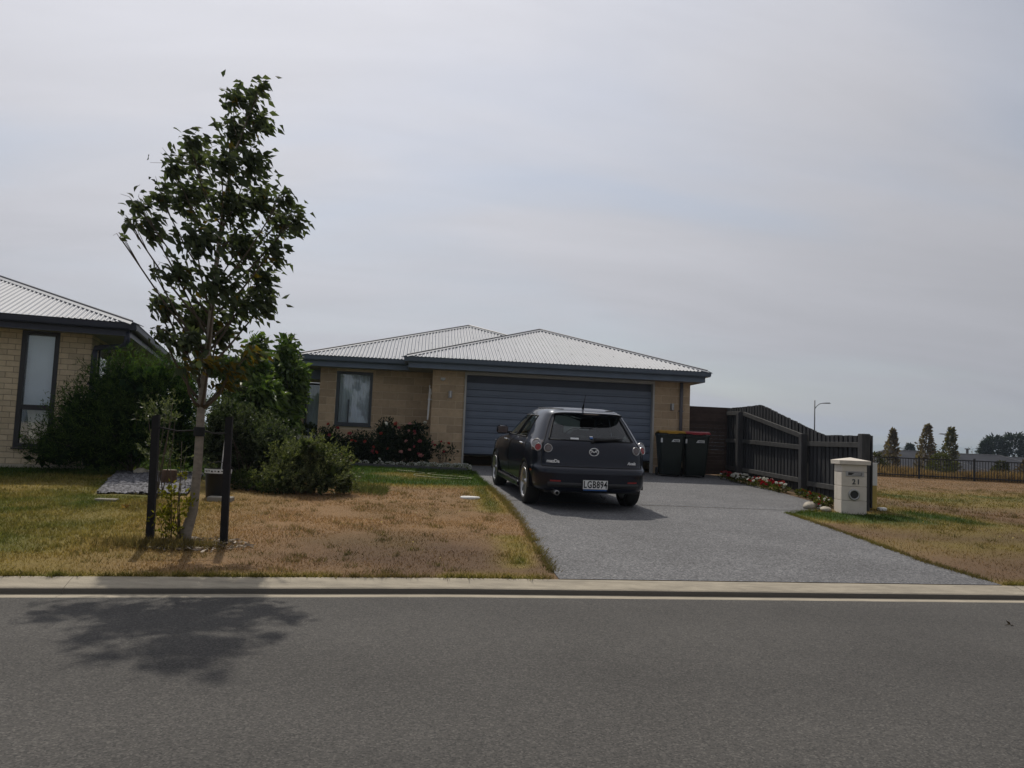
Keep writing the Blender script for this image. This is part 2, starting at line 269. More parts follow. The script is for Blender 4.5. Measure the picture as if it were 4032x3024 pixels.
# ------------------------------------------------------------------ mesh helpers
def tag(o, label=None, cat=None, group=None, kind=None):
    for k, v in (('label',label),('category',cat),('group',group),('kind',kind)):
        if v: o[k] = v
    return o
def link(name, me, parent=None, mat=None):
    o = bpy.data.objects.new(name, me); COL.objects.link(o)
    if parent is not None: o.parent = parent
    if mat and me is not None and len(me.materials) == 0: me.materials.append(M[mat])
    return o
def empty(name, loc=(0,0,0), rz=0, parent=None):
    o = bpy.data.objects.new(name, None); COL.objects.link(o); o.location = loc; o.rotation_euler = (0,0,rz); o.empty_display_size = .2
    if parent is not None: o.parent = parent
    return o
class MB:
    def __init__(s): s.v = []; s.f = []
    def add(s, vs, fs):
        k = len(s.v); s.v += [tuple(p) for p in vs]; s.f += [tuple(i+k for i in q) for q in fs]; return s
    def box(s, x0, x1, y0, y1, z0, z1, m=None, ch=0.):
        if ch <= 0:
            vs = [(x0,y0,z0),(x1,y0,z0),(x1,y1,z0),(x0,y1,z0),(x0,y0,z1),(x1,y0,z1),(x1,y1,z1),(x0,y1,z1)]
            fs = [(0,3,2,1),(4,5,6,7),(0,1,5,4),(1,2,6,5),(2,3,7,6),(3,0,4,7)]
        else:       # chamfered in plan and on top/bottom: three loops top and bottom
            c = ch; loop = lambda e: [(x0+e,y0+c+e),(x0+c+e,y0+e),(x1-c-e,y0+e),(x1-e,y0+c+e),(x1-e,y1-c-e),(x1-c-e,y1-e),(x0+c+e,y1-e),(x0+e,y1-c-e)]
            vs = []
            for z, e in ((z0,c),(z0+c,0),(z1-c,0),(z1,c)): vs += [(a,b,z) for a, b in loop(e)]
            fs = [tuple(range(7,-1,-1)), tuple(range(24,32))]
            for r in range(3):
                for i in range(8): j = (i+1) % 8; fs.append((r*8+i, r*8+j, r*8+8+j, r*8+8+i))
        if m is not None: vs = [m @ Vector(p) for p in vs]
        return s.add(vs, fs)
    def tube(s, pts, rad, n=8, cap=True):
        pts = [Vector(p) for p in pts]; R = rad if hasattr(rad,'__len__') else [rad]*len(pts); k = len(s.v); prev = None
        for i, p in enumerate(pts):
            d = (pts[min(i+1,len(pts)-1)]-pts[max(i-1,0)]).normalized()
            if prev is None: a = d.orthogonal().normalized()
            else: a = (prev-d*prev.dot(d)).normalized()
            prev = a; b = d.cross(a)
            for j in range(n):
                t = 2*math.pi*j/n; s.v.append(tuple(p+(a*math.cos(t)+b*math.sin(t))*R[i]))
        for i in range(len(pts)-1):
            for j in range(n): q = (j+1) % n; s.f.append((k+i*n+j,k+i*n+q,k+i*n+n+q,k+i*n+n+j))
        if cap:
            s.f.append(tuple(k+j for j in range(n-1,-1,-1))); e = k+(len(pts)-1)*n; s.f.append(tuple(e+j for j in range(n)))
        return s
    def lathe(s, prof, n=24, m=None):           # profile (r, z) about z
        vs = []; fs = []
        for r, z in prof:
            for j in range(n): t = 2*math.pi*j/n; vs.append(Vector((r*math.cos(t), r*math.sin(t), z)))
        for i in range(len(prof)-1):
            for j in range(n): q = (j+1) % n; fs.append((i*n+j,i*n+q,i*n+n+q,i*n+n+j))
        if m is not None: vs = [m @ p for p in vs]
        return s.add(vs, fs)
    def prism(s, poly, d0, d1, m=None):         # polygon in (x, z), extruded along y d0..d1
        n = len(poly); vs = [Vector((x,d0,z)) for x, z in poly]+[Vector((x,d1,z)) for x, z in poly]
        fs = [tuple(range(n)), tuple(range(2*n-1,n-1,-1))]+[(i,i+n,(i+1) % n+n,(i+1) % n) for i in range(n)]
        if m is not None: vs = [m @ p for p in vs]
        return s.add(vs, fs)
    def sweep(s, prof, A, B):                   # profile (off, z) from A to B, off measured to the right of AB
        A, B = Vector(A), Vector(B); d = (B-A); d.z = 0; d.normalize(); rt = Vector((d.y,-d.x,0)); n = len(prof)
        vs = [A+rt*o+Vector((0,0,z)) for o, z in prof]+[B+rt*o+Vector((0,0,z)) for o, z in prof]
        return s.add(vs, [tuple(range(n-1,-1,-1)), tuple(range(n,2*n))]+[(i,(i+1) % n,(i+1) % n+n,i+n) for i in range(n)])
    def mesh(s, name, smooth=False, fix=True):
        me = bpy.data.meshes.new(name); me.from_pydata([tuple(p) for p in s.v], [], s.f)
        if fix:
            import bmesh
            bm = bmesh.new(); bm.from_mesh(me); bmesh.ops.recalc_face_normals(bm, faces=bm.faces); bm.to_mesh(me); bm.free()
        if smooth: me.shade_smooth()
        me.update(); return me
    def build(s, name, mat, parent=None, smooth=False, fix=True):
        return link(name, s.mesh(name, smooth, fix), parent, mat)
def sharp(o, deg=35):
    me = o.data; me.shade_smooth()
    me.set_sharp_from_angle(angle=math.radians(deg)); return o
def npmesh(name, V, F, col=None, smooth=False):
    """V (n,3); F (m,k) all faces with k corners"""
    me = bpy.data.meshes.new(name); V = np.ascontiguousarray(V, dtype=np.float32); F = np.ascontiguousarray(F, dtype=np.int32); k = F.shape[1]
    me.vertices.add(len(V)); me.vertices.foreach_set('co', V.ravel()); me.loops.add(F.size); me.loops.foreach_set('vertex_index', F.ravel())
    me.polygons.add(len(F)); me.polygons.foreach_set('loop_start', np.arange(0, F.size, k, dtype=np.int32)); me.polygons.foreach_set('loop_total', np.full(len(F), k, dtype=np.int32))
    if smooth: me.polygons.foreach_set('use_smooth', np.ones(len(F), dtype=bool))
    me.update(calc_edges=True)
    if col is not None:
        a = me.attributes.new('Col', 'FLOAT_COLOR', 'POINT'); c = np.ones((len(V),4), dtype=np.float32); c[:,:3] = col; a.data.foreach_set('color', c.ravel())
    return me
def unit(a): return a/np.maximum(np.linalg.norm(a, axis=-1, keepdims=True), 1e-9)
def leafmesh(name, P, D, L, Wd, col, curl=.25, fold=.25, simple=False, up=None):
    """leaves at P pointing along D: length L, width Wd"""
    n = len(P); D = unit(D); R = RNG.normal(size=(n,3)) if up is None else np.tile(np.array(up, float),(n,1))+RNG.normal(size=(n,3))*.55
    S = unit(np.cross(D, R)); Nn = np.cross(S, D); L = np.broadcast_to(L,(n,))[:,None]; Wd = np.broadcast_to(Wd,(n,))[:,None]
    dn = np.array((0,0,-1.))
    if simple:
        V = np.stack([P, P+D*L*.5+S*Wd*.5, P+D*L+dn*curl*L*.3, P+D*L*.5-S*Wd*.5], 1); k = 4; F = np.array([[0,1,2,3]])
        F = (np.arange(n)[:,None,None]*k+F[None]).reshape(-1,4)
    else:
        mid = P+D*L*.48-Nn*Wd*fold*.5
        V = np.stack([P, P+D*L*.42+S*Wd*.5+Nn*Wd*fold*.5, mid, P+D*L*.42-S*Wd*.5+Nn*Wd*fold*.5, P+D*L-Nn*curl*L*.5+dn*curl*L*.3], 1); k = 5
        F = np.array([[0,1,2],[0,2,3],[1,4,2],[2,4,3]]); F = (np.arange(n)[:,None,None]*k+F[None]).reshape(-1,3)
    return npmesh(name, V.reshape(-1,3), F, np.repeat(col, k, axis=0))
def ramp(c1, c2, n, j=.18, warm=0., cw=(.3,.22,.03)):
    t = RNG.random((n,1)); c = np.array(c1)*(1-t)+np.array(c2)*t; c = c*(1+RNG.normal(size=(n,1))*j)
    if warm: m = RNG.random(n) < warm; c[m] = np.array(cw)*(1+RNG.normal(size=(m.sum(),1))*.2)
    return np.clip(c, .004, 1)
def in_clumps(cl, n, shell=.55, depth=1.0, pw=3.0):
    """points in ellipsoids (x,y,z,rx,rz); denser towards the outside"""
    vol = np.array([(c[3]*c[4]*.5*(c[3]+c[4]))**(pw/3) for c in cl]); k = RNG.choice(len(cl), size=n, p=vol/vol.sum()); c = np.array(cl)[k]
    d = unit(RNG.normal(size=(n,3))); r = (shell+(1-shell)*RNG.random((n,1)))*(RNG.random((n,1))**.33 if shell < .3 else 1.)
    R = np.stack([c[:,3], .5*(c[:,3]+c[:,4])*depth, c[:,4]], 1)
    return c[:,:3]+d*r*R, d
def text(body, size, mat, parent, mtx, ext=.002, name='lettering', shear=0., spacing=1.0, bold=0.):
    cu = bpy.data.curves.new('t', 'FONT'); cu.body = body; cu.size = size; cu.extrude = ext; cu.align_x = 'CENTER'; cu.align_y = 'CENTER'; cu.shear = shear; cu.space_character = spacing; cu.offset = bold; cu.resolution_u = 3
    o = bpy.data.objects.new('t', cu); COL.objects.link(o); bpy.context.view_layer.update()
    me = bpy.data.meshes.new_from_object(o.evaluated_get(bpy.context.evaluated_depsgraph_get())); bpy.data.objects.remove(o); me.materials.clear()
    r = link(name, me, parent, mat); r.matrix_local = mtx; return r
def face_mtx(p, nrm, up=(0,0,1), s=1.0):         # local +z = nrm, local +y ~ up
    z = Vector(nrm).normalized(); x = Vector(up).cross(z).normalized(); y = z.cross(x)
    return Matrix(((x.x*s,y.x*s,z.x*s,p[0]),(x.y*s,y.y*s,z.y*s,p[1]),(x.z*s,y.z*s,z.z*s,p[2]),(0,0,0,1)))
# ------------------------------------------------------------------ ground
def axis(parts):
    out = []
    for a, b, n in parts: out += list(np.linspace(a, b, n, endpoint=False))
    return out
xs = np.array(axis([(-4000,-400,5),(-400,-40,9),(-40,-9,20),(-9,9,150),(9,32,80),(32,140,30),(140,600,12),(600,5000,8)])+[5000.])
ds = np.array(axis([(0,9,90),(9,16,40),(16,40,60),(40,62,20),(62,200,20),(200,900,10),(900,6000,8)])+[6000.])
X, D = np.meshgrid(xs, ds); Yg = Yk(X)+D; Z = G(X, Yg)
def drive_left(y): return 1.22+.1*np.clip((y-7)/3,0,1)-.17*np.clip((y-12.6)/3.7,0,1)
def drive_right(y): return np.interp(y, [6.7,7.9,9.6,11.8,12.35,13.3,19.5], [5.52,5.48,5.66,5.82,6.62,7.25,7.62])
_on = (X > drive_left(Yg)+.12) & (X < drive_right(Yg)-.12) & (Yg < 19.4)
Z = np.where(_on, Z-.04, Z+(vnoise(X,Yg,.5,5)-.5)*.02*(D > .25)*(D < 60)*(np.abs(X-drive_left(Yg)) > .2)*(np.abs(X-drive_right(Yg)) > .25))
nr, nc = X.shape; idx = np.arange(nr*nc).reshape(nr,nc)
Fq = np.stack([idx[:-1,:-1],idx[:-1,1:],idx[1:,1:],idx[1:,:-1]],-1).reshape(-1,4)
tag(link('ground', npmesh('ground', np.stack([X,Yg,Z],-1).reshape(-1,3), Fq, turf_col(X.ravel(),Yg.ravel())*.8, True), None, 'turf'), 'dry patchy lawn and field rising gently behind the kerb', kind='structure')
# road: one sheet up to the channel, and the land behind the viewer
XR = [-300,-60,.25,60,300]
kb = lambda x, off: float(Yk(x))-off
r = MB(); top = [(x, kb(x,.345), 0.) for x in XR]; bot = [(x,-7.,0.) for x in XR]
r.add(top+bot, [(i,i+5,i+6,i+1) for i in range(4)])
tag(r.build('road', 'asphalt'), 'grey asphalt road in front of the houses', kind='structure')
b = MB(); b.add([(-4000,-4000,-.05),(5000,-4000,-.05),(5000,-6.9,-.05),(-4000,-6.9,-.05)], [(0,1,2,3)])
tag(b.build('far_verge', 'concrete'), 'plain verge on the other side of the road', kind='structure')
# kerb and channel in cast sections
kerb = tag(empty('kerb', (0,6.4,0)), 'pale concrete mountable kerb along the road', kind='structure')
prof = [(.0,.085),(-.002,-.2),(-.38,-.2),(-.38,-.003),(-.345,.004),(-.235,-.006),(-.224,-.003),(-.220,.022),(-.214,.036),(-.20,.044),(-.03,.084)]
joints = [-60,-30,-12,-8.1,-5.6,-2.6,.25,5.62,8.6,12,30,60]
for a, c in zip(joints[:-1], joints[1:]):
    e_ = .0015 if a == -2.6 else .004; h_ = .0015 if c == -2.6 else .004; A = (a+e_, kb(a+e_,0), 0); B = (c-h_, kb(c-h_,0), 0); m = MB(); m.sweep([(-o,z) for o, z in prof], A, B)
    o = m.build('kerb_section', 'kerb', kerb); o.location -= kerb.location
# grass blades
def blades(n, xr, yr, hmin, hmax, mask, wmul=1.0):
    x = RNG.uniform(*xr, n); y = RNG.uniform(*yr, n); k = mask(x, y); x = x[k]; y = y[k]; n = len(x)
    z = G(x, y)-.004; h = RNG.uniform(hmin, hmax, n); gr, br = turf(x, y); keep = RNG.random(n) < (1.05-.65*br*(1-gr)); x, y, z, h, gr = (q[keep] for q in (x,y,z,h,gr)); n = len(x)
    h = h*(.75+.8*gr); a = RNG.uniform(0, 2*math.pi, n); w = RNG.uniform(.003,.006,n)*wmul
    ln = RNG.uniform(.2,1.1,n); b = RNG.uniform(0,2*math.pi,n)
    P = np.stack([x,y,z],1); S = np.stack([np.cos(a),np.sin(a),0*a],1)*w[:,None]; T = P+np.stack([np.cos(b)*ln*h, np.sin(b)*ln*h, h],1)
    V = np.stack([P-S,P+S,T],1).reshape(-1,3); c = turf_col(x, y, RNG.uniform(.6,1.55,n)); c = np.repeat(c,3,axis=0)
    return V, np.arange(3*n).reshape(-1,3), c
def lawn_mask(x, y): return (y > Yk(x)+.03) & (x < drive_left(y)-.03) & ~((x > -4.5) & (x < -2.9) & (y > 11.1) & (y < 14.4)) & (y < 17.9)
def field_mask(x, y): return (y > Yk(x)+.03) & (x > np.where(y < 12.5, drive_right(y)+.03, 7.75)) & ~((x < 7.75) & (y > 12.7))
gv = [blades(150000, (-9,1.4), (6.2,11.5), .012,.034, lawn_mask), blades(70000, (-10,1.4), (11.5,18), .014,.042, lawn_mask, 1.6),
      blades(60000, (5.3,13), (6.7,14), .012,.04, field_mask), blades(60000, (7.7,30), (12.5,37), .02,.055, field_mask, 2.4)]
def tufts(cx, cy, per, spread, h0, h1, tint, lean=(0,0)):
    n = len(cx)*per; x = np.repeat(cx,per)+RNG.normal(size=n)*spread; y = np.repeat(cy,per)+RNG.normal(size=n)*spread; z = G(x,y); h = RNG.uniform(h0,h1,n); a = RNG.uniform(0,6.283,n); w = RNG.uniform(.003,.006,n); b = RNG.uniform(0,6.283,n); ln = RNG.uniform(.3,1.3,n)
    P = np.stack([x,y,z],1); S = np.stack([np.cos(a),np.sin(a),0*a],1)*w[:,None]; T = P+np.stack([np.cos(b)*ln*h+lean[0]*h,np.sin(b)*ln*h+lean[1]*h,h],1)
    c = turf_col(x,y,RNG.uniform(.6,1.4,n))*.55+np.array(tint)[None]*RNG.uniform(.6,1.4,(n,1))*.45
    return np.stack([P-S,P+S,T],1).reshape(-1,3), np.arange(3*n).reshape(-1,3), np.repeat(c,3,axis=0)
ex_ = np.concatenate([RNG.uniform(-9,1.15,700),RNG.uniform(5.6,9,260)]); gv.append(tufts(ex_, Yk(ex_)+.02+np.abs(RNG.normal(size=len(ex_)))*.03, 9, .022, .02,.055, (.10,.11,.03), (0,-.5)))
ey_ = RNG.uniform(6.9,17.5,520); gv.append(tufts(drive_left(ey_)-.01, ey_, 10, .03, .02,.06, (.07,.10,.02), (.4,0)))
ey_ = RNG.uniform(7.0,12.4,380); gv.append(tufts(drive_right(ey_)+.01, ey_, 10, .03, .02,.06, (.08,.10,.02), (-.4,0)))
tx_ = RNG.uniform(-8,1,420); ty_ = RNG.uniform(6.6,13,420); kk_ = lawn_mask(tx_,ty_); gv.append(tufts(tx_[kk_], ty_[kk_], 26, .045, .02,.055, (.06,.085,.02)))
tx_ = RNG.uniform(6,22,520); ty_ = RNG.uniform(7.2,26,520); kk_ = field_mask(tx_,ty_); gv.append(tufts(tx_[kk_], ty_[kk_], 30, .06, .03,.09, (.07,.085,.025)))
off = 0; VV = []; FF = []; CC = []
for v, f, c in gv: VV.append(v); FF.append(f+off); CC.append(c); off += len(v)
tag(link('grass', npmesh('grass', np.concatenate(VV), np.concatenate(FF), np.concatenate(CC)), None, 'blade'), 'short dry and green grass blades of lawn and field', 'grass', kind='stuff')
# driveway: two slabs with a saw cut between them
drv = tag(empty('driveway', (3.5,12,.2)), 'grey exposed aggregate driveway from the kerb to the garage', kind='structure')
def slab(y0, y1):
    ys = np.arange(y0, y1+.001, (y1-y0)/max(2,int((y1-y0)/.25))); v = []; f = []
    for i, y in enumerate(ys):
        a, c = float(drive_left(y)), float(drive_right(y)); row = []
        for k in range(9):
            x = a+(c-a)*k/8; yy = y
            if y0 < 7: yy = max(y, kb(x,-.004)+ (y-y0)*.0) if i == 0 else max(y, kb(x,-.004)+.02*i)
            row.append((x-3.5, yy-12, g(x,yy)+.010-.2))
        row = [(row[0][0],row[0][1],row[0][2]-.06)]+row+[(row[-1][0],row[-1][1],row[-1][2]-.06)]
        v += row
    w = 11
    for i in range(len(ys)-1):
        for k in range(w-1): f.append((i*w+k,i*w+k+1,(i+1)*w+k+1,(i+1)*w+k))
    m = MB(); m.add(v, f); return m
for y0, y1 in ((6.6,12.20),(12.235,19.33)): slab(y0,y1).build('slab', 'aggregate', drv)
# ------------------------------------------------------------------ building helpers
_bk = {}
def brick_mesh(L, H, Dp, key, mat):
    k = (round(L,2), key)
    if k not in _bk:
        m = MB(); m.box(-L/2, L/2, -Dp/2, Dp/2, -H/2, H/2, ch=.004); me = m.mesh('brick'); me.materials.append(M[mat]); _bk[k] = me
    return _bk[k]
def cut(a, b, holes):
    seg = [(a,b)]
    for h0, h1 in holes:
        nx = []
        for s0, s1 in seg:
            if h1 <= s0 or h0 >= s1: nx.append((s0,s1)); continue
            if h0 > s0: nx.append((s0,h0))
            if h1 < s1: nx.append((h1,s1))
        seg = nx
    return seg
def brick_wall(wall, a0, a1, p, z0, rows, ml, mh, mat, holes=(), side=False, out=-1, dp=.07, jt=.014, phase=0.):
    """running bond on a face at y=p (or x=p when side), bricks proud of the mortar core"""
    for r in range(rows):
        zc = z0+mh*(r+.5); x = a0-(ml/2 if r % 2 else 0)-phase
        hs = [(h[0],h[1]) for h in holes if h[2] < zc+mh*.35 and h[3] > zc-mh*.35]
        while x < a1:
            for s0, s1 in cut(max(x,a0), min(x+ml,a1), hs):
                L = round((s1-s0)-jt, 2)
                if L < .03: continue
                o = bpy.data.objects.new('brick', brick_mesh(L, mh-jt, dp, (mat,mh), mat)); COL.objects.link(o); o.parent = wall
                j = random.uniform(-.0015,.0015); c = (s0+s1)/2
                if side: o.location = (p-out*dp/2+j, c, zc); o.rotation_euler = (0,0,math.pi/2)
                else: o.location = (c, p-out*dp/2+j, zc)
            x += ml
def core(mb, a0, a1, p0, p1, z0, z1, holes=()):
    xs_ = sorted({a0,a1,*[h[0] for h in holes],*[h[1] for h in holes]})
    for s0, s1 in zip(xs_[:-1], xs_[1:]):
        for t0, t1 in cut(z0, z1, [(h[2],h[3]) for h in holes if h[0] <= s0+1e-6 and h[1] >= s1-1e-6]): mb.box(s0,s1,p0,p1,t0,t1)
def corrugated(A, B, inward, slope, top, name, parent, pitch=.092, amp=.018, mat='roof_iron'):
    A, B = Vector(A), Vector(B); L = (B-A).length; d = (B-A)/L; inw = Vector(inward); n = int(L/pitch*6); v = []; f = []
    for i in range(n+1):
        s = L*i/n; t = max(top(s), .0); w = amp*math.cos(2*math.pi*s/pitch)
        lo = A+d*s-inw*.03; hi = A+d*s+inw*t
        v += [(lo.x,lo.y,lo.z-.03*slope+w+.012), (hi.x,hi.y,hi.z+t*slope+w+.012)]
    for i in range(n): f.append((2*i,2*i+2,2*i+3,2*i+1))
    m = MB(); m.add(v, f); o = m.build(name, mat, parent, smooth=True, fix=False); return o
def hip_cap(A, B, n1, n2, parent, w=.15):
    """folded flashing over the edge A-B; n1, n2: directions down the two faces"""
    A, B = Vector(A)+Vector((0,0,.035)), Vector(B)+Vector((0,0,.035)); n1, n2 = Vector(n1)*w, Vector(n2)*w
    m = MB(); t = Vector((0,0,.012))
    m.add([A+n1,A,A+n2,B+n1,B,B+n2]+[p-t for p in (A+n1,A,A+n2,B+n1,B,B+n2)], [(0,1,4,3),(1,2,5,4),(6,9,10,7),(7,10,11,8),(0,3,9,6),(2,8,11,5)])
    o = m.build('ridge_cap', 'roof_cap', parent)
    e = MB(); e.tube([A+Vector((0,0,.008)),B+Vector((0,0,.008))], .017, 6); e.build('ridge_line', 'cap_edge', o)  # thin dark tube along the top of the flashing
    return o
GUT = [(0,0),(0,-.115),(.02,-.125),(.085,-.125),(.105,-.10),(.115,-.02),(.125,0),(.112,0),(.10,-.015),(.09,-.1),(.02,-.11),(.012,0)]
def child(o, parent):      # world-coordinate mesh under an unrotated parent
    o.parent = parent; p = parent; off = Vector((0,0,0))
    while p is not None: off += p.location; p = p.parent
    o.location = o.location-off if o.location.length < 1e-9 else o.location; return o
def wpart(mb, name, mat, parent, smooth=False):
    o = mb.build(name, mat, None, smooth); return child(o, parent)
def window(house, x0, x1, z0, z1, y, fm, depth=.09, fw=.055, transom=None, glass='pane', back=None, behind=.10):
    f = MB(); f.box(x0,x0+fw,y-.02,y+depth,z0,z1); f.box(x1-fw,x1,y-.02,y+depth,z0,z1); f.box(x0+fw,x1-fw,y-.02,y+depth,z1-fw,z1); f.box(x0+fw,x1-fw,y-.02,y+depth,z0,z0+fw)
    if transom: f.box(x0+fw,x1-fw,y-.016,y+depth-.01,transom-fw*.6,transom+fw*.6)
    wv = wpart(f, 'window', fm, house)
    zs = [z0+fw, (transom-fw*.6) if transom else z1-fw] + ([transom+fw*.6, z1-fw] if transom else [])
    for i in range(0, len(zs), 2):
        p = MB(); p.box(x0+fw,x1-fw,y+.030,y+.036,zs[i],zs[i+1]); wpart(p, 'pane', glass, wv)
    s = MB(); s.box(x0-.02,x1+.02,y-.06,y+.02,z0-.03,z0-.002); wpart(s, 'sill', fm, wv)
    return wv
def folds(x0, x1, y, z0, z1, amp=.02, per=.11, n=60, zbot=None):
    v = []; f = []
    for i in range(n+1):
        x = x0+(x1-x0)*i/n; o = amp*math.sin(2*math.pi*x/per)+amp*.5*math.sin(2*math.pi*x/(per*2.7)+1)
        v += [(x,y+o,z0),(x,y+o*.6,z1)]
    for i in range(n): f.append((2*i,2*i+2,2*i+3,2*i+1))
    m = MB(); m.add(v,f); return m
# ------------------------------------------------------------------ main house
HL = Vector((2,20,.6))
H = tag(empty('block_house', HL), 'tan block house with pale corrugated roof and blue-grey double garage door', 'house')
FZ = .60; EZ = 3.20; SOF = 2.95; SL = .362
wl = MB()
core(wl, .15,.95, 19.206,19.42, FZ-.2,SOF); core(wl, 5.83,6.78, 19.206,19.42, FZ-.2,SOF)
WH = (-2.30,-1.38,1.50,2.88)
core(wl, -2.714,.14, 20.106,20.3, FZ-.2,SOF, [WH])
wl.box(.146,.34,19.43,20.1,FZ-.2,SOF)                       # return of the garage
wl.box(-2.714,-2.52,20.31,22.0,FZ-.2,SOF)                   # return to the porch
core(wl, -5.6,-2.72, 22.006,22.2, FZ-.2,SOF, [(-3.36,-2.78,FZ+.02,2.68),(-4.45,-3.46,FZ+.02,2.68)])
wl.box(6.56,6.774,19.43,30,FZ-.2,SOF); wl.box(-5.6,6.7,29.8,30,FZ-.2,SOF); wl.box(-5.6,-5.4,22.21,29.8,FZ-.2,SOF)
wall = wpart(wl, 'wall', 'mortar', H)
brick_wall(wall, .14,.95, 19.2, FZ,12,.40,.20,'block'); brick_wall(wall, 5.83,6.78, 19.2, FZ,12,.40,.20,'block')
brick_wall(wall, -2.72,.14, 20.1, FZ,12,.40,.20,'block',[WH]); brick_wall(wall, 19.28,20.095, .14, FZ,12,.40,.20,'block',side=True)
brick_wall(wall, 20.18,21.99, -2.72, FZ,12,.40,.20,'block',side=True)
brick_wall(wall, -5.6,-2.73, 22.0, FZ,12,.40,.20,'block',[(-3.36,-2.78,FZ,2.68),(-4.45,-3.46,FZ,2.68)])
# garage door
dm = MB(); dm.box(.99,5.79,19.335,19.36,.90,2.9)
door = wpart(dm, 'garage_door', 'door_shade', H)
zt = 2.69; sp = .1785
for k in range(10):
    z1 = zt-sp*k; z0 = z1-sp+.008; m = MB(); yb = 19.334; mid = z0+.055
    m.prism([(yb,z0),(yb-.018,z0+.006),(yb-.022,mid-.006),(yb-.014,mid),(yb-.022,mid+.006),(yb-.022,z1-.008),(yb-.012,z1),(yb,z1)], .995,5.785, Matrix(((0,1,0,0),(1,0,0,0),(0,0,1,0),(0,0,0,1))))
    wpart(m, 'door_slat', 'door_blue', door)
m = MB(); m.box(.99,5.79,19.315,19.335,.875,.902); wpart(m, 'door_seal', 'rubber', door)
m = MB(); m.box(.951,.995,19.16,19.34,FZ-.05,2.87); m.box(5.785,5.829,19.16,19.34,FZ-.05,2.87); m.box(.951,5.829,19.16,19.34,2.872,2.948); wpart(m, 'door_frame', 'trim', H)
# front window with net curtain
wv = window(H, *WH[:2], *WH[2:], 20.12, 'alu', fw=.07)
m = folds(-2.22,-1.46,20.24,1.56,2.82,.014,.085); wpart(m, 'curtain', 'curtain', H, True)
m = MB(); m.box(-1.99,-1.955,20.13,20.17,1.56,2.16); wpart(m, 'handle', 'alu', wv)
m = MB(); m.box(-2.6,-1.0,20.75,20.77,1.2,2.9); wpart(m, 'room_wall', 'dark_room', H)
# porch: sidelight, door, beam and roof
wv2 = window(H, -3.36,-2.78, FZ+.03,2.66, 22.02, 'nalu', fw=.06); m = folds(-3.3,-2.84,22.14,.7,2.6,.012,.09,30); wpart(m, 'curtain', 'curtain', H, True)
m = MB(); m.box(-4.45,-3.46,22.05,22.10,FZ,2.66); dd = wpart(m, 'front_door', 'nalu', H); m = MB(); m.tube([(-3.6,21.98,1.5),(-3.6,21.98,1.9)],.012); m.tube([(-3.6,21.98,1.55),(-3.6,22.05,1.55)],.008); wpart(m, 'handle', 'steel', dd)
m = MB(); m.box(-5.4,-2.73,20.9,21.05,2.70,2.94); wpart(m, 'porch_beam', 'fascia', H)
m = MB(); m.box(-6.0,-3.16,20.6,26,2.952,3.15); wpart(m, 'porch_roof', 'fascia', H)
# eaves: soffit, fascia, gutter
m = MB(); m.box(-.44,6.96,18.70,19.3,SOF,SOF+.02); m.box(6.70,6.96,19.3,30.3,SOF,SOF+.02); m.box(-.44,.16,19.3,20.5,SOF,SOF+.02); m.box(-3.06,-.46,19.60,20.2,SOF,SOF+.018); m.box(-3.06,-2.65,20.2,30.2,SOF,SOF+.018); wpart(m, 'soffit', 'soffit', H)
m = MB(); m.box(-.44,6.96,18.68,18.70,SOF-.01,EZ-.03); m.box(6.961,6.98,18.68,30.3,SOF-.01,EZ-.03); m.box(-.46,-.441,18.68,20.8,SOF-.01,EZ-.03); wpart(m, 'fascia', 'fascia', H)
m = MB(); m.box(-3.06,-.462,19.58,19.60,SOF-.01,EZ-.03); m.box(-3.08,-3.061,19.58,30.2,SOF-.01,EZ-.03); wpart(m, 'fascia', 'fascia', H)
def gutter(A, B, z, name='gutter'):
    m = MB(); m.sweep([(o,zz_+z) for o, zz_ in GUT], (*A,0), (*B,0)); wpart(m, name, 'gutter', H)
gutter((-.56,18.68),(7.08,18.68),EZ); gutter((6.98,18.56),(6.98,30.4),EZ-.001) ; gutter((-3.18,19.58),(-.47,19.58),EZ); gutter((-3.08,30.2),(-3.08,19.46),EZ-.001); gutter((-.46,20.6),(-.46,18.56),EZ-.001)
# roofs
ROOF = empty('roof', (0,0,0)); child(ROOF, H)
def hip_roof(x0, x1, y0, y1, z, tag_):
    w = (x1-x0)/2; ax = (x0+x1)/2; zA = z+w*SL; ya = y0+w; yb = y1-w
    c1 = corrugated((x0,y0,z),(x1,y0,z),(0,1,0),SL,lambda s: min(s,2*w-s),'roof_sheet',ROOF)
    c2 = corrugated((x0,y1,z),(x0,y0,z),(1,0,0),SL,lambda s: min(s,y1-y0-s,w),'roof_sheet',ROOF)
    c3 = corrugated((x1,y0,z),(x1,y1,z),(-1,0,0),SL,lambda s: min(s,y1-y0-s,w),'roof_sheet',ROOF)
    c4 = corrugated((x1,y1,z),(x0,y1,z),(0,-1,0),SL,lambda s: min(s,2*w-s),'roof_sheet',ROOF)
    f = Vector((0,-1,-SL)).normalized(); lft = Vector((-1,0,-SL)).normalized(); rt = Vector((1,0,-SL)).normalized()
    hip_cap((x0+.02,y0+.02,z),(ax,ya,zA),f,lft,ROOF); hip_cap((ax,ya,zA),(x1-.02,y0+.02,z),rt,f,ROOF); hip_cap((ax,ya,zA),(ax,yb,zA),lft,rt,ROOF)
hip_roof(-.52,7.04,18.62,31,EZ,'garage'); hip_roof(-3.14,5.60,19.52,31.5,EZ+.004,'main')
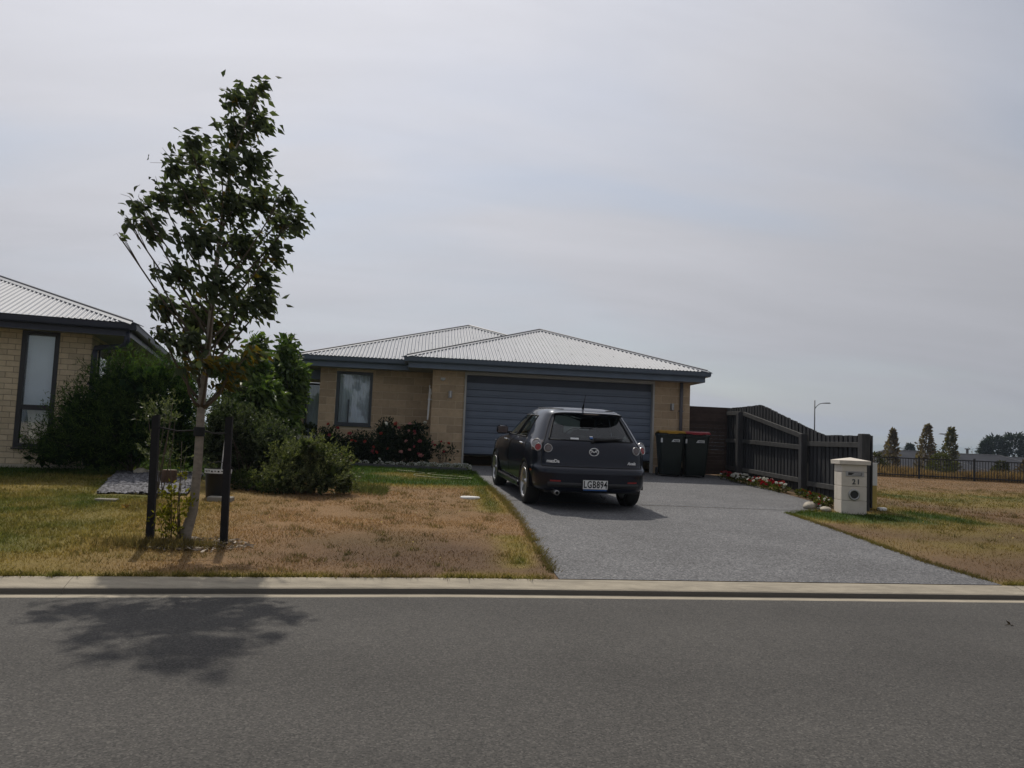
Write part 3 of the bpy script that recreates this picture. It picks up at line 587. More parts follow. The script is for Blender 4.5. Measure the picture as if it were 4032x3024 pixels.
# roof screws in rows on the front faces
m = MB()
for (x0,x1,y0) in ((-.52,7.04,18.62),(-3.14,5.6,19.52)):
    w = (x1-x0)/2
    for row in (.12,.95,1.8,2.65,3.4):
        x = x0+row+.25
        while x < x1-row-.25:
            k = round((x-x0)/.092)*.092+x0; z = EZ+row*SL+.024; m.box(k-.012,k+.012,y0+row-.012,y0+row+.012,z,z+.012); x += .38
o = wpart(m, 'roof_screw', 'cap_edge', ROOF); o['kind'] = 'stuff'
# downpipe, lights, sensor
m = MB(); m.tube([(6.53,19.14,2.96),(6.53,19.15,2.6),(6.53,19.15,.6)],.042,12); m.box(6.47,6.59,19.13,19.21,1.0,1.03); m.box(6.47,6.59,19.13,19.21,2.2,2.23); wpart(m, 'downpipe', 'downpipe_grey', H, True)
def wall_light(x, z, label):
    m = MB(); m.box(-.045,.045,-.01,.0,-.09,.09); m.lathe([(.0,-.085),(.036,-.085),(.04,-.08),(.04,.08),(.036,.085),(0,.085)],14,Matrix.Translation((0,-.06,0))); m.box(-.012,.012,-.03,-.005,-.012,.012)
    o = sharp(m.build('wall_light','steel')); o.location = (x,19.199,z); return tag(o,label,'wall light','outdoor wall lights beside the garage door')
wall_light(.60,2.36,'small grey cylinder wall light on the pillar between window and garage door')
wall_light(6.30,2.31,'small grey wall light on the pillar beside the downpipe')
s = tag(empty('motion_sensor', (.40,19.199,2.74)), 'small white motion sensor high on the pillar by the garage door', 'sensor')
m = MB(); m.box(-.06,.06,-.03,0,-.03,.03,ch=.006); m.build('base','pipe_white',s); m = MB(); m.lathe([(.0,-.03),(.03,-.026),(.035,0),(.03,.02),(0,.026)],12,Matrix.Translation((0,-.05,-.02))); m.build('lens','pipe_white',s,True)
s = tag(empty('bamboo_pole', (.06,19.12,1.7)), 'thin pale poles hanging on the garage corner beside the window wall', 'pole')
for dx, l in ((0,.86),(.03,.78)):
    m = MB(); m.tube([(dx*.4,.0,0),(dx+.02,-.02,l)],[.012,.009],7); m.build('cane','pipe_white',s)
m = MB(); m.box(-.02,.085,-.02,.10,.5,.52); m.build('bracket','steel',s)
s = tag(empty('porch_planter', (-3.05,20.9,.62)), 'grey square planter with a small plant in the porch', 'planter')
m = MB(); m.prism([(-.2,0),(.2,0),(.25,.62),(.21,.62),(.20,.56),(-.20,.56),(-.21,.62),(-.25,.62)],-.22,.22); m.build('pot','trim',s)
P, d_ = in_clumps([(0,0,.72,.26,.16)], 420, .3); o = link('foliage', leafmesh('foliage',P,d_+np.array((0,0,.4)),.09,.04,ramp((.03,.05,.015),(.06,.08,.02),420)), s, 'leaf')
# ------------------------------------------------------------------ neighbouring house
NL = Vector((-8,15,.4))
NH = tag(empty('brick_house', NL), 'cream brick house with dark window frames and navy eaves beside the tall bush', 'house')
NX = -5.95; NY = 14.8; nz0 = .50; NW = (-7.06,-6.47,.79,2.87)
m = MB(); core(m, -16,NX-.006, NY+.006,NY+.2, nz0-.3,2.9, [NW]); m.box(NX-.206,NX-.006,NY+.21,26,nz0-.3,2.9); m.box(-16,-15.8,NY+.21,26,nz0-.3,2.9); m.box(-15.8,NX-.3,25.8,26,nz0-.3,2.9)
nwall = wpart(m, 'wall', 'nmortar', NH)
brick_wall(nwall, -8.35,NX, NY, nz0,24,.24,.10,'nbrick',[NW],jt=.011)
brick_wall(nwall, NY+.075,17.0, NX, nz0+1.2,12,.24,.10,'nbrick',[(15.45,16.6,1.5,2.75)],side=True,out=1)
m = MB(); m.box(-16,NX+.02,NY-.02,NY+.3,.0,nz0-.002); wpart(m, 'foundation', 'concrete', NH)
wv = window(NH, *NW[:2], *NW[2:], NY+.02, 'nalu', fw=.075, transom=1.50)
m = folds(-6.98,-6.55,NY+.13,1.54,2.82,.006,.3,24); wpart(m, 'blind', 'blind', NH, True)
# crumpled sheet hanging in the lower pane
v = []; f = []
for i in range(13):
    for j in range(13):
        u, w = i/12, j/12; x = -6.90+.36*u+.05*(1-w)*(.5-u)*2; z = .93+.55*w; 
        if w < .3: z += .10*abs(u-.45)
        v.append((x-.02*w, NY+.12+.02*math.sin(7*u+3*w)+.015*math.sin(11*w-4*u), z))
for i in range(12):
    for j in range(12): f.append((i*13+j,(i+1)*13+j,(i+1)*13+j+1,i*13+j+1))
m = MB(); m.add(v,f); wpart(m, 'hanging_sheet', 'sheet', NH, True)
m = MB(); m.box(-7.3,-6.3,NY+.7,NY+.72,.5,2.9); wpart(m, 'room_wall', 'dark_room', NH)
f = MB(); f.box(NX-.02,NX+.03,15.45,16.6,1.5,1.56); f.box(NX-.02,NX+.03,15.45,16.6,2.69,2.75); f.box(NX-.02,NX+.03,15.45,15.51,1.56,2.69); f.box(NX-.02,NX+.03,16.54,16.6,1.56,2.69); sw = wpart(f, 'window', 'nalu', NH)
p = MB(); p.box(NX-.01,NX-.004,15.51,16.54,1.56,2.69); wpart(p, 'pane', 'pane', sw)
ex, ey, ez = -5.22,14.22,3.06
m = MB(); m.box(-16,ex-.08,ey+.08,NY+.2,2.86,2.88); m.box(NX-.1,ex-.08,NY+.2,26.5,2.86,2.88); wpart(m, 'soffit', 'soffit', NH)
m = MB(); m.box(-16,ex-.06,ey+.06,ey+.08,2.83,ez-.04); m.box(ex-.08,ex-.06,ey+.081,26.5,2.83,ez-.04); wpart(m, 'fascia', 'navy', NH)
for A, B in (((-16,ey+.06),(ex+.055,ey+.06)),((ex-.06,ey-.055),(ex-.06,26.5))):
    m = MB(); m.sweep([(o_,zz_+ez) for o_, zz_ in GUT],(*A,0),(*B,0)); wpart(m, 'gutter', 'navy', NH)
nr_ = empty('roof'); child(nr_, NH); nx0 = ex-11.5; w = (ex-nx0)/2; sl = .364
corrugated((nx0,ey,ez),(ex,ey,ez),(0,1,0),sl,lambda s: min(s,2*w-s),'roof_sheet',nr_)
corrugated((ex,ey,ez),(ex,ey+14,ez),(-1,0,0),sl,lambda s: min(s,14-s,w),'roof_sheet',nr_); corrugated((nx0,ey+14,ez),(nx0,ey,ez),(1,0,0),sl,lambda s: min(s,14-s,w),'roof_sheet',nr_)
fd = Vector((0,-1,-sl)).normalized(); rd = Vector((1,0,-sl)).normalized(); ap = (nx0+w,ey+w,ez+w*sl)
hip_cap(ap,(ex-.02,ey+.02,ez),rd,fd,nr_,.2); hip_cap((nx0+.02,ey+.02,ez),ap,fd,-rd,nr_,.2)
m = MB(); m.tube([(ex-.1,ey+.1,2.92),(ex-.1,ey+.12,2.74),(ex-.16,ey+.2,2.66),(NX+.08,NY-.08,2.62),(NX+.06,NY-.06,2.52),(NX+.06,NY-.06,.5)],.05,10); m.box(NX-.02,NX+.1,NY-.08,NY-.02,1.95,1.99); wpart(m, 'downpipe', 'navy', NH, True)
# the neighbour stands turned a little from the street line, about its front corner
_c = Vector((ex,ey,0)); _R = Matrix.Rotation(math.radians(12),3,'Z'); NH.location = _c-_R @ (_c-Vector((NL.x,NL.y,0)))+Vector((0,0,NL.z)); NH.rotation_euler = (0,0,math.radians(12))
# ------------------------------------------------------------------ car (local: x right, y forward from the rear bumper, z up)
CAR = tag(empty('parked_car', (0,0,0)), 'dark grey five-door hatchback parked on the driveway facing the garage', 'car')
th_ = math.radians(4.2); ra = Vector((2.47,12.02)); CAR.scale = (1.04,1.04,1.04); fwd = Vector((-math.sin(th_), math.cos(th_)))
rb = ra-fwd*.80*1.04
CAR.rotation_mode = 'XYZ'; CAR.rotation_euler = (math.atan(.0415),0,th_); CAR.location = (rb.x, rb.y, g(rb.x,rb.y)+.010)
LV = [ # z, rear y, front y, half width
 (.255,.16,4.15,.70),(.265,.06,4.30,.79),(.32,.020,4.37,.845),(.40,.004,4.39,.862),(.48,.0,4.40,.870),(.535,.0,4.39,.874),(.580,.020,4.39,.876),
 (.615,.062,4.38,.876),(.665,.088,4.37,.875),(.75,.100,4.31,.875),(.84,.122,4.12,.868),(.91,.150,3.75,.852),(.975,.195,3.26,.815),
 (1.05,.262,3.05,.778),(1.14,.345,2.82,.735),(1.23,.428,2.60,.690),(1.315,.505,2.38,.640),(1.375,.56,2.2,.595),(1.42,.66,2.02,.53),(1.45,.80,1.85,.41),(1.462,1.0,1.62,.22),(1.466,1.28,1.34,.03)]
SUB = 3
def crom(p, t):
    i = min(int(t), len(p)-2); a = t-i; P0, P1, P2, P3 = p[max(i-1,0)], p[i], p[i+1], p[min(i+2,len(p)-1)]
    return .5*((2*P1)+(-P0+P2)*a+(2*P0-5*P1+4*P2-P3)*a*a+(-P0+3*P1-3*P2+P3)*a**3)
LVa = [np.array(l) for l in LV]
def ring_pts(l):
    z, yr, yf, w = l; L = yf-yr; k = min(1, L/3.0)
    c = [(0,0),(.36,.010),(.64,.040),(.85,.12),(.955,.29),(.99,.58),(1,.95)]; p = [np.array((x*w, yr+y*k)) for x, y in c]
    y6 = yr+.95*k; y9 = yf-.62*k
    p += [np.array((w, y6+(y9-y6)*.36)), np.array((.992*w, y6+(y9-y6)*.7)), np.array((.955*w, y9)), np.array((.82*w, yf-.22*k)), np.array((.5*w, yf-.06*k)), np.array((0,yf))]
    return p
def S(lv, u):                       # surface point; u in 0..12 half ring, negative u mirrors
    l = crom(LVa, lv); p = crom(ring_pts(l), abs(u)); return Vector((math.copysign(p[0],u) if u else 0., p[1], l[0]))
def Sn(lv, u):
    e = .02; a = S(lv+e,u)-S(lv-e,u); b = S(lv,u+e)-S(lv,u-e); n = b.cross(a).normalized()
    c = Vector((0,2.0,.6)); return n if n.dot(S(lv,u)-c) > 0 else -n
US = list(np.arange(0,5.5,.25))+list(np.arange(5.5,9.01,.125))+list(np.arange(9.25,12.01,.25))
UF = [-u for u in US[:0:-1]]+US
VS = [i/SUB for i in range((len(LV)-1)*SUB+1)]
GRID = [[S(v,u) for u in UF] for v in VS]
WHEELS = [(.80,.30),(3.44,.30)]; AR = .352
for row in GRID:
    for p in row:
        if abs(p.x) > .5 and p.z < .75:
            for wy, wz in WHEELS:
                dy, dz = p.y-wy, p.z-wz; r2 = math.hypot(dy,dz)
                if AR-.045 < r2 < AR and r2 > 1e-6: p.y = wy+dy/r2*AR; p.z = wz+dz/r2*AR
def zone(v, u):
    a = abs(u)
    if 12.1 < v < 16.4:
        if a < 2.62: return 'rear_window'
        if 5.6 < a < 7.05 and v < 16: return 'rear_door_window'
        if 7.2 < a < 8.95 and v < 16: return 'front_door_window'
        if a > 9.7: return 'windscreen'
    if v < 6.9 and a < 4.25: return 'rear_bumper'
    if 7.0 < v < 16.7 and a < 2.99: return 'tailgate'
    return 'body'
zones = {}
for i in range(len(VS)-1):
    for j in range(len(UF)-1):
        q = [GRID[i][j],GRID[i][j+1],GRID[i+1][j+1],GRID[i+1][j]]
        vm, um = (VS[i]+VS[i+1])/2, (UF[j]+UF[j+1])/2; c = sum(q,Vector())/4
        if abs(c.x) > .5 and any(math.hypot(c.y-wy,c.z-wz) < AR-.012 for wy, wz in WHEELS): continue
        zn = zone(vm, um)
        if 'window' in zn and zn != 'rear_window': zn += ('L' if um < 0 else 'R') if zn != 'windscreen' else ''
        zones.setdefault(zn, []).append((i,j))
def zmesh(cells, inset=0.):
    ids = {}; m = MB()
    def vid(i, j):
        if (i,j) not in ids:
            p = GRID[i][j]
            if inset: p = p-Sn(VS[i],UF[j])*inset
            ids[(i,j)] = len(m.v); m.v.append(tuple(p))
        return ids[(i,j)]
    for i, j in cells: m.f.append((vid(i,j),vid(i,j+1),vid(i+1,j+1),vid(i+1,j)))
    return m
body = None
for zn, cells in zones.items():
    if 'window' in zn or zn == 'windscreen':
        o = zmesh(cells,.006).build(zn.rstrip('LR'), 'car_glass', CAR, True)
    else:
        o = zmesh(cells).build(zn, 'car_paint', CAR); sharp(o, 38)
        if zn == 'body': body = o
# window surrounds and shut lines
def line_on(pts, rad, mat, name, parent, off=.0015, n=5):
    m = MB(); m.tube([S(v,u)+Sn(v,u)*off for v, u in pts], rad, n); return m.build(name, mat, parent, True)
def rng(a, b, n=14): return [a+(b-a)*i/n for i in range(n+1)]
for s in (-1,1):
    line_on([(v,s*2.985) for v in rng(7.1,16.6,24)], .005, 'car_black', 'shut_line', body)
    line_on([(12.15,s*u) for u in rng(5.6,9.0)], .009, 'car_black', 'window_trim', body); line_on([(16.0,s*u) for u in rng(5.6,9.0)], .008, 'car_black', 'window_trim', body)
    line_on([(v,s*5.6) for v in rng(12.15,16)], .010, 'car_black', 'window_trim', body); line_on([(v,s*7.12) for v in rng(12.15,16)], .020, 'car_black', 'window_trim', body)
    line_on([(v,s*7.12) for v in rng(3,12)], .004, 'car_black', 'shut_line', body); line_on([(v,s*5.45) for v in rng(7,12)], .004, 'car_black', 'shut_line', body); line_on([(v,s*9.1) for v in rng(3,11)], .004, 'car_black', 'shut_line', body)
    line_on([(v,s*4.26) for v in rng(2,6.6)], .003, 'car_black', 'shut_line', body)
    line_on([(18.2,s*u) for u in rng(2.0,9.5,20)], .007, 'car_black', 'roof_rail', body)
line_on([(6.95,u) for u in rng(-2.95,2.95,30)], .006, 'car_black', 'shut_line', body)
line_on([(12.15,u) for u in rng(-2.62,2.62,30)], .007, 'car_black', 'window_trim', body)
for s in (-1,1): line_on([(v,s*2.6) for v in rng(12.15,16.3)], .014, 'car_black', 'window_trim', body)
# bumper: raised lower lip, number plate recess edge, pocket at the tailgate handle
m = MB()
for k, (lv, of) in enumerate(((2.1,.004),(2.35,.016),(2.7,.016),(2.95,.003))): m.v += [tuple(S(lv,u)+Sn(lv,u)*of) for u in rng(-2.6,2.6,26)]
for k in range(3):
    for j in range(26): m.f.append((k*27+j,k*27+j+1,(k+1)*27+j+1,(k+1)*27+j))
m.build('bumper_lip', 'car_trim', CAR, True)
m = MB(); m.box(-.16,.16,.035,.075,.555,.598,ch=.008); m.build('handle_pocket','car_black',CAR)
m = MB(); m.box(-.70,.70,.16,4.15,.24,.29); m.build('underbody','car_black',CAR)
# side skirts
for s in (-1,1):
    m = MB(); m.box(*sorted((s*.80,s*.885)),1.20,3.05,.20,.30,ch=.02); m.build('side_skirt','car_paint',CAR)
# arch liners and lips
for wy, wz in WHEELS:
    for s in (-1,1):
        m = MB(); v = []; n = 22
        for k in range(n+1):
            t = math.pi*(-.02+1.04*k/n); c_, sn_ = math.cos(t), math.sin(t)
            for xx, rr in ((.55,AR-.004),(.868,AR-.004),(.878,AR+.004),(.872,AR+.028)): v.append((s*xx, wy+rr*c_, wz+rr*sn_))
        f = []
        for k in range(n):
            for q in range(3): f.append((4*k+q,4*k+q+1,4*k+q+5,4*k+q+4))
        m.add(v,f); m.build('wheel_arch','car_trim',CAR,True)
        m = MB(); m.box(*sorted((s*.5,s*.56)),wy-.33,wy+.33,.28,.64); m.build('arch_liner','car_black',CAR)
# wheels
_wm = {}
def wheel(wy, s):
    wh = empty('wheel', (s*.765, wy, .315), 0, CAR); wh.rotation_euler = (0, s*math.pi/2, random.uniform(0,.4)*0)
    if not _wm:
        t = MB(); t.lathe([(.215,-.10),(.27,-.108),(.300,-.100),(.314,-.08),(.317,-.03),(.317,.03),(.314,.08),(.300,.100),(.27,.108),(.215,.10)],40); _wm['t'] = t.mesh('tyre',True); _wm['t'].materials.append(M['rubber'])
        r = MB(); r.lathe([(.212,-.10),(.222,-.09),(.205,-.05),(.205,.05),(.222,.092),(.228,.104),(.214,.106),(.200,.085),(.195,-.04),(.20,-.10)],40); _wm['r'] = r.mesh('rim',True); _wm['r'].materials.append(M['alloy'])
        p = MB()
        for k in range(5):
            a = 2*math.pi*k/5
            for off in (-.055,.055):
                R = Matrix.Rotation(a,4,'Z')
                p.add([R@Vector(q) for q in ((.03,-.022+off*.35,.07),(.03,.022+off*.35,.07),(.205,.015+off,.09),(.205,-.015+off,.09),(.03,-.022+off*.35,.02),(.03,.022+off*.35,.02),(.205,.015+off,.05),(.205,-.015+off,.05))],[(0,1,2,3),(4,7,6,5),(0,4,5,1),(1,5,6,2),(2,6,7,3),(3,7,4,0)])
        _wm['p'] = p.mesh('spoke'); _wm['p'].materials.append(M['alloy'])
        h = MB(); h.lathe([(0,.095),(.03,.094),(.045,.085),(.055,.06),(.055,.02),(0,.02)],20); _wm['h'] = h.mesh('hub_cap',True); _wm['h'].materials.append(M['alloy'])
        d = MB(); d.lathe([(0,.0),(.15,.0),(.15,-.02),(0,-.02)],24); _wm['d'] = d.mesh('brake_disc'); _wm['d'].materials.append(M['lamp_grey'])
    for n, k in (('tyre','t'),('rim','r'),('spokes','p'),('hub_cap','h'),('brake_disc','d')): link(n, _wm[k], wh)
for wy, _ in WHEELS:
    for s in (-1,1): wheel(wy, s)
# spoiler over the rear window
m = MB(); us = rng(-2.9,2.9,32)
rows = []
for u in us:
    a = S(17.4,u)+Sn(17.4,u)*.006; b = S(16.35,u); e = 1-abs(u/2.9)**4
    tl = Vector((b.x*1.0, b.y-.10-.06*e, 1.358+.022*e)); rows.append([a, (a+tl)/2+Vector((0,0,.014)), tl+Vector((0,0,.006)), tl+Vector((0,.004,-.012)), S(16.2,u)+Sn(16.2,u)*.004])
for r5 in rows: m.v += [tuple(p) for p in r5]
for i in range(len(us)-1):
    for k in range(4): m.f.append((i*5+k,i*5+k+1,i*5+k+6,i*5+k+5))
sp_ = m.build('spoiler','car_paint',CAR); sharp(sp_,50)
m = MB(); m.box(-.11,.11,-.012,.0,-.008,.008); o = m.build('brake_light','lamp_smoke',sp_); o.location = (0,S(16.3,0).y-.165,1.368)
# lamps
def disc_lamp(v, u, rad, inner, parent, name, off=.006):
    p = S(v,u)+Sn(v,u)*off; o = link(name, None, parent); 
    a = MB(); a.lathe([(rad*.80,.0),(rad*.86,.012),(rad*.96,.012),(rad,.004),(rad,-.01)],24); q = a.build(name,'alloy',parent,True); bpy.data.objects.remove(o)
    n = Sn(v,u); n = (n+Vector((0,-.6,0))).normalized(); q.matrix_local = face_mtx(p,n)
    b = MB(); b.lathe([(.0,.010),(rad*.5,.009),(rad*.84,.003)],20); b.build('lens',inner,q,True)
    return q
for s in (-1,1):
    m = MB(); V_ = rng(9.75,11.85,8); U_ = rng(3.05,4.55,12)
    for v_ in V_:
        for u_ in U_:
            t = (v_-9.75)/2.1; uu = 3.05+(u_-3.05)*(.75+.25*t); m.v.append(tuple(S(v_,s*uu)+Sn(v_,s*uu)*.007))
    for i in range(8):
        for j in range(12): m.f.append((i*13+j,i*13+j+1,(i+1)*13+j+1,(i+1)*13+j))
    cl_ = m.build('tail_light','lamp_smoke',CAR,True)
    disc_lamp(11.0,s*3.60,.075,'lamp_clear',cl_,'round_lamp',.014); disc_lamp(10.3,s*3.30,.058,'lamp_red',cl_,'round_lamp',.018)
    disc_lamp(10.25,s*2.50,.062,'lamp_smoke',CAR,'reversing_light')
    m = MB(); k0 = len(m.v)
    for i, v_ in enumerate((3.05,3.3)):
        for u_ in rng(1.72,2.42,8): m.v.append(tuple(S(v_,s*u_)+Sn(v_,s*u_)*.006))
    for j in range(8): m.f.append((j,j+1,j+10,j+9))
    m.build('reflector','lamp_red',CAR)
    m = MB()
    for v_ in (4.75,5.25):
        for u_ in rng(4.28,4.55,4): m.v.append(tuple(S(v_,s*u_)+Sn(v_,s*u_)*.006))
    for j in range(4): m.f.append((j,j+1,j+6,j+5))
    m.build('side_marker','lamp_red',CAR)
    # mirror
    mr = MB(); mr.box(-.10,.10,-.045,.05,-.065,.075,ch=.032); b = S(12.4,s*8.9); mo = mr.build('door_mirror','car_paint',CAR); sharp(mo,60); mo.location = (s*(abs(b.x)+.15), b.y+.02, 1.035)
    st = MB(); st.box(*sorted((-s*.17,-s*.06)),-.02,.03,-.06,-.02); st.build('stalk','car_black',mo)
    gm = MB(); gm.box(-.08,.08,-.049,-.045,-.048,.058); gm.build('mirror_glass','lamp_smoke',mo)
    for u_ in (6.0,7.75):
        p = S(10.7,s*u_); h = MB(); h.tube([(0,-.085,-.004),(s*.028,-.06,0),(s*.032,0,.004),(s*.028,.06,.004),(0,.085,0)],.014,8); ho = h.build('door_handle','chrome',CAR,True); ho.location = p
    m = MB(); m.tube([(0,-.02,0),(s*.008,.0,0),(0,.02,0)],[.008,.012,.008],8); o = m.build('indicator','lamp_clear',CAR,True); o.location = S(9.6,s*9.25)+Sn(9.6,s*9.25)*.004
# plate
pl = empty('number_plate', (.0,-.014,.372), 0, CAR)
m = MB(); m.box(-.19,.19,-.006,.02,-.062,.072,ch=.004); m.build('plate_holder','car_black',pl); m = MB(); m.box(-.17,.17,-.008,.02,-.076,-.0625); m.build('holder_strip','plate_blue',pl)
m = MB(); m.box(-.18,.18,-.011,-.006,-.056,.068,ch=.002); m.build('plate','plate_white',pl)
text('LGB894', .138, 'ink', pl, face_mtx((0,-.0125,.004),(0,-1,0)) @ Matrix.Scale(.70,4,(1,0,0)), .0012, bold=.003, spacing=1.12)
# emblem: oval ring with spread wings, and lettering
def ov(pt, v=9.9):
    p = S(v, 0); return (pt[0], p.y-.008-.0*pt[1], p.z+pt[1])
em = MB(); em.tube([ov((.068*math.cos(t),.053*math.sin(t))) for t in rng(0,2*math.pi,28)], .0065, 6)
em.tube([ov(q) for q in ((-.060,.016),(-.044,.022),(-.028,.016),(-.014,.002),(0,-.006),(.014,.002),(.028,.016),(.044,.022),(.060,.016))],[.003,.007,.009,.009,.008,.009,.009,.007,.003],6)
em.tube([ov(q) for q in ((-.056,-.022),(-.040,-.004),(-.026,.010))],[.003,.005,.006],6); em.tube([ov(q) for q in ((.056,-.022),(.040,-.004),(.026,.010))],[.003,.005,.006],6)
em.build('emblem','badge',CAR,True)
text('mazDa', .066, 'badge', CAR, face_mtx(S(8.25,-2.15)+Vector((0,-.008,0)),Sn(8.25,-2.15)), .002, bold=.002)
text('Axela', .06, 'badge', CAR, face_mtx(S(8.25,2.05)+Vector((0,-.008,0)),Sn(8.25,2.05)), .002, shear=.35, bold=.0015)
# stickers, wiper, aerial, exhaust, towing eye
def patch(v0, v1, u0, u1, mat, name):
    m = MB(); [m.v.append(tuple(S(v,u)+Sn(v,u)*.004)) for v in (v0,v1) for u in rng(u0,u1,6)]
    for j in range(6): m.f.append((j,j+1,j+8,j+7))
    return m.build(name,mat,CAR)
patch(12.55,12.85,-.18,.06,'plate_blue','blue_sticker'); patch(12.85,13.0,-.18,.06,'plate_white','blue_sticker_edge'); patch(12.3,12.62,-1.15,-.72,'white_print','bumper_sticker')
m = MB(); m.tube([S(12.3,.05)+Vector((0,-.03,0)),S(12.45,.6)+Vector((0,-.035,0)),S(12.6,1.3)+Vector((0,-.03,0)),S(12.75,1.85)+Vector((0,-.02,0))],[.03,.022,.018,.006],8); m.lathe([(0,.03),(.03,.025),(.036,0)],12,face_mtx(S(12.0,.0),Sn(12,0))); m.build('rear_wiper','car_black',CAR,True)
m = MB(); m.tube([(0,.80,1.452),(0,.78,1.49),(0,.745,1.545),(0,.68,1.66)],[.018,.013,.006,.003],8); m.build('aerial','car_black',CAR,True)
m = MB(); m.lathe([(.026,-.10),(.034,-.10),(.036,-.09),(.036,.12),(.030,.12),(.030,-.09)],18,Matrix.Translation((-.56,.04,.255)) @ Matrix.Rotation(math.pi/2,4,'X') @ Matrix.Scale(-1,4,(0,0,1))); m.build('exhaust','alloy',CAR,True)
m = MB(); m.tube([(.12,.10,.22),(.12,.03,.19),(.15,.0,.18),(.17,.04,.19)],.012,8); m.build('towing_eye','car_black',CAR,True)
# interior: floor, seats, wheel
m = MB(); m.box(-.74,.74,.45,3.1,.50,.54); m.box(-.70,.70,.32,.9,.54,.90); m.box(-.74,.74,2.75,3.1,.54,.97); m.build('cabin_floor','seat_cloth',CAR)
for x in (-.37,.37):
    s_ = MB(); s_.box(x-.25,x+.25,1.75,1.90,.60,1.10,ch=.04); s_.box(x-.13,x+.13,1.73,1.82,1.13,1.30,ch=.03); s_.box(x-.24,x+.24,1.9,2.4,.56,.70,ch=.04); s_.build('front_seat','seat_cloth',CAR)
s_ = MB(); s_.box(-.66,.66,.90,1.05,.60,1.04,ch=.04); s_.box(-.50,-.26,.88,.96,1.06,1.2,ch=.03); s_.box(.26,.50,.88,.96,1.06,1.2,ch=.03); s_.build('rear_seat','seat_cloth',CAR)
m = MB(); m.tube([Vector((.37+.17*math.cos(t),2.62-.06*math.sin(t),.95+.16*math.sin(t))) for t in rng(0,2*math.pi,20)],.015,6); m.build('steering_wheel','car_black',CAR,True)
# ------------------------------------------------------------------ wheelie bins
def bin_(x, y, rz, lid, label):
    o = tag(empty('wheelie_bin', (x,y,g(x,y)+.010), rz), label, 'bin', 'wheelie bins by the fence')
    m = MB(); v = []; f = []
    for z, w, d0, d1 in ((.04,.215,-.20,.20),(.10,.225,-.235,.235),(.55,.26,-.28,.29),(.93,.285,-.315,.335),(.935,.30,-.33,.35),(.985,.30,-.33,.35)):
        c = .035; v += [(-w+c,d0,z),(w-c,d0,z),(w,d0+c,z),(w,d1-c,z),(w-c,d1,z),(-w+c,d1,z),(-w,d1-c,z),(-w,d0+c,z)]
    for r in range(5):
        for i in range(8): j = (i+1) % 8; f.append((r*8+i,r*8+j,r*8+8+j,r*8+8+i))
    f += [tuple(range(7,-1,-1)), tuple(range(40,48))]; m.add(v,f); sharp(m.build('body','bin_green',o),40)
    m = MB(); v = []; f = []
    for k in range(7):
        t = k/6; y_ = -.36+.73*t; zz_ = .99+.055*math.sin(math.pi*(.15+.85*t))
        v += [(-.305,y_,zz_-.015),(-.29,y_,zz_+.02),(.29,y_,zz_+.02),(.305,y_,zz_-.015)]
    for k in range(6):
        for q in range(3): f.append((4*k+q,4*k+q+1,4*k+q+5,4*k+q+4))
    f += [(0,1,2,3),(27,26,25,24)]; f += [(4*k,4*k+4,4*k+7,4*k+3) for k in range(6)]
    m.add(v,f); ld = m.build('lid',lid,o); sharp(ld,40)
    m = MB(); m.box(-.12,.12,-.375,-.355,.985,1.01); m.build('lid_grip',lid,ld)
    m = MB(); m.tube([(-.24,.40,1.0),(.24,.40,1.0)],.016,8); m.box(-.25,-.22,.33,.41,.975,1.0); m.box(.22,.25,.33,.41,.975,1.0); m.build('handle','bin_green',o)
    for s in (-1,1):
        m = MB(); m.lathe([(0,-.025),(.09,-.025),(.10,-.015),(.10,.015),(.09,.025),(0,.025)],20,Matrix.Translation((s*.255,.24,.10)) @ Matrix.Rotation(math.pi/2,4,'Y')); m.build('wheel','rubber',o)
    m = MB(); m.add([(-.02,-.318,.80),(.17,-.318,.80),(.17,-.324,.86),(.02,-.324,.86)],[(0,1,2,3)]); dcl = m.build('sticker','white_print',o)
    m = MB(); [m.box(.035+.03*k,.055+.03*k,-.3285,-.3265,.822,.842) for k in range(4)]; m.box(.05,.15,-.3285,-.3265,.806,.812); m.build('print_marks','ink',dcl)
    m = MB(); m.box(-.262,-.222,-.312,-.298,.78,.88); m.build('tag','white_print',o)
    o.scale = (1.05,)*3; return o
bin_(6.02,18.42,math.radians(-8),'lid_yellow','dark green wheelie bin with yellow lid beside the garage pillar')
bin_(6.66,18.45,math.radians(-10),'lid_red','dark green wheelie bin with red lid nearer the timber fence')
# ------------------------------------------------------------------ timber fence: palings behind, rails and posts on this side
FN = tag(empty('paling_fence', (7.75,12.9,.3)), 'weathered dark timber paling fence stepping up towards the house', 'fence')
FX = lambda y: 7.70+(y-12.7)*.022
TOPY = [12.6,14.25,14.6,17.3,19.45]; TOPZ = [1.62,1.635,1.70,2.36,2.36]
ftop = lambda y: float(np.interp(y, TOPY, TOPZ))
y = 12.66; k = 0; _pl = {}
while y < 19.4:
    w = .098; zt_ = ftop(y)+random.uniform(-.008,.008); zb = g(7.7,y)+.05; key = k % 6
    h = zt_-zb
    m = MB(); lean = random.uniform(-.004,.004); tz = (ftop(y+.045)-ftop(y-.045)); t_ = .018
    m.add([(0,-w/2,0),(t_,-w/2,0),(t_,w/2,0),(0,w/2,0),(0,-w/2+lean,h-tz/2),(t_,-w/2+lean,h-tz/2),(t_,w/2+lean,h+tz/2),(0,w/2+lean,h+tz/2)],[(0,3,2,1),(4,5,6,7),(0,1,5,4),(1,2,6,5),(2,3,7,6),(3,0,4,7)])
    o = m.build('paling','fence_wood',FN); o.location = Vector((FX(y)+(.055 if k % 2 else .036)+random.uniform(-.003,.003), y, zb))-FN.location
    y += .082+random.uniform(-.003,.003); k += 1
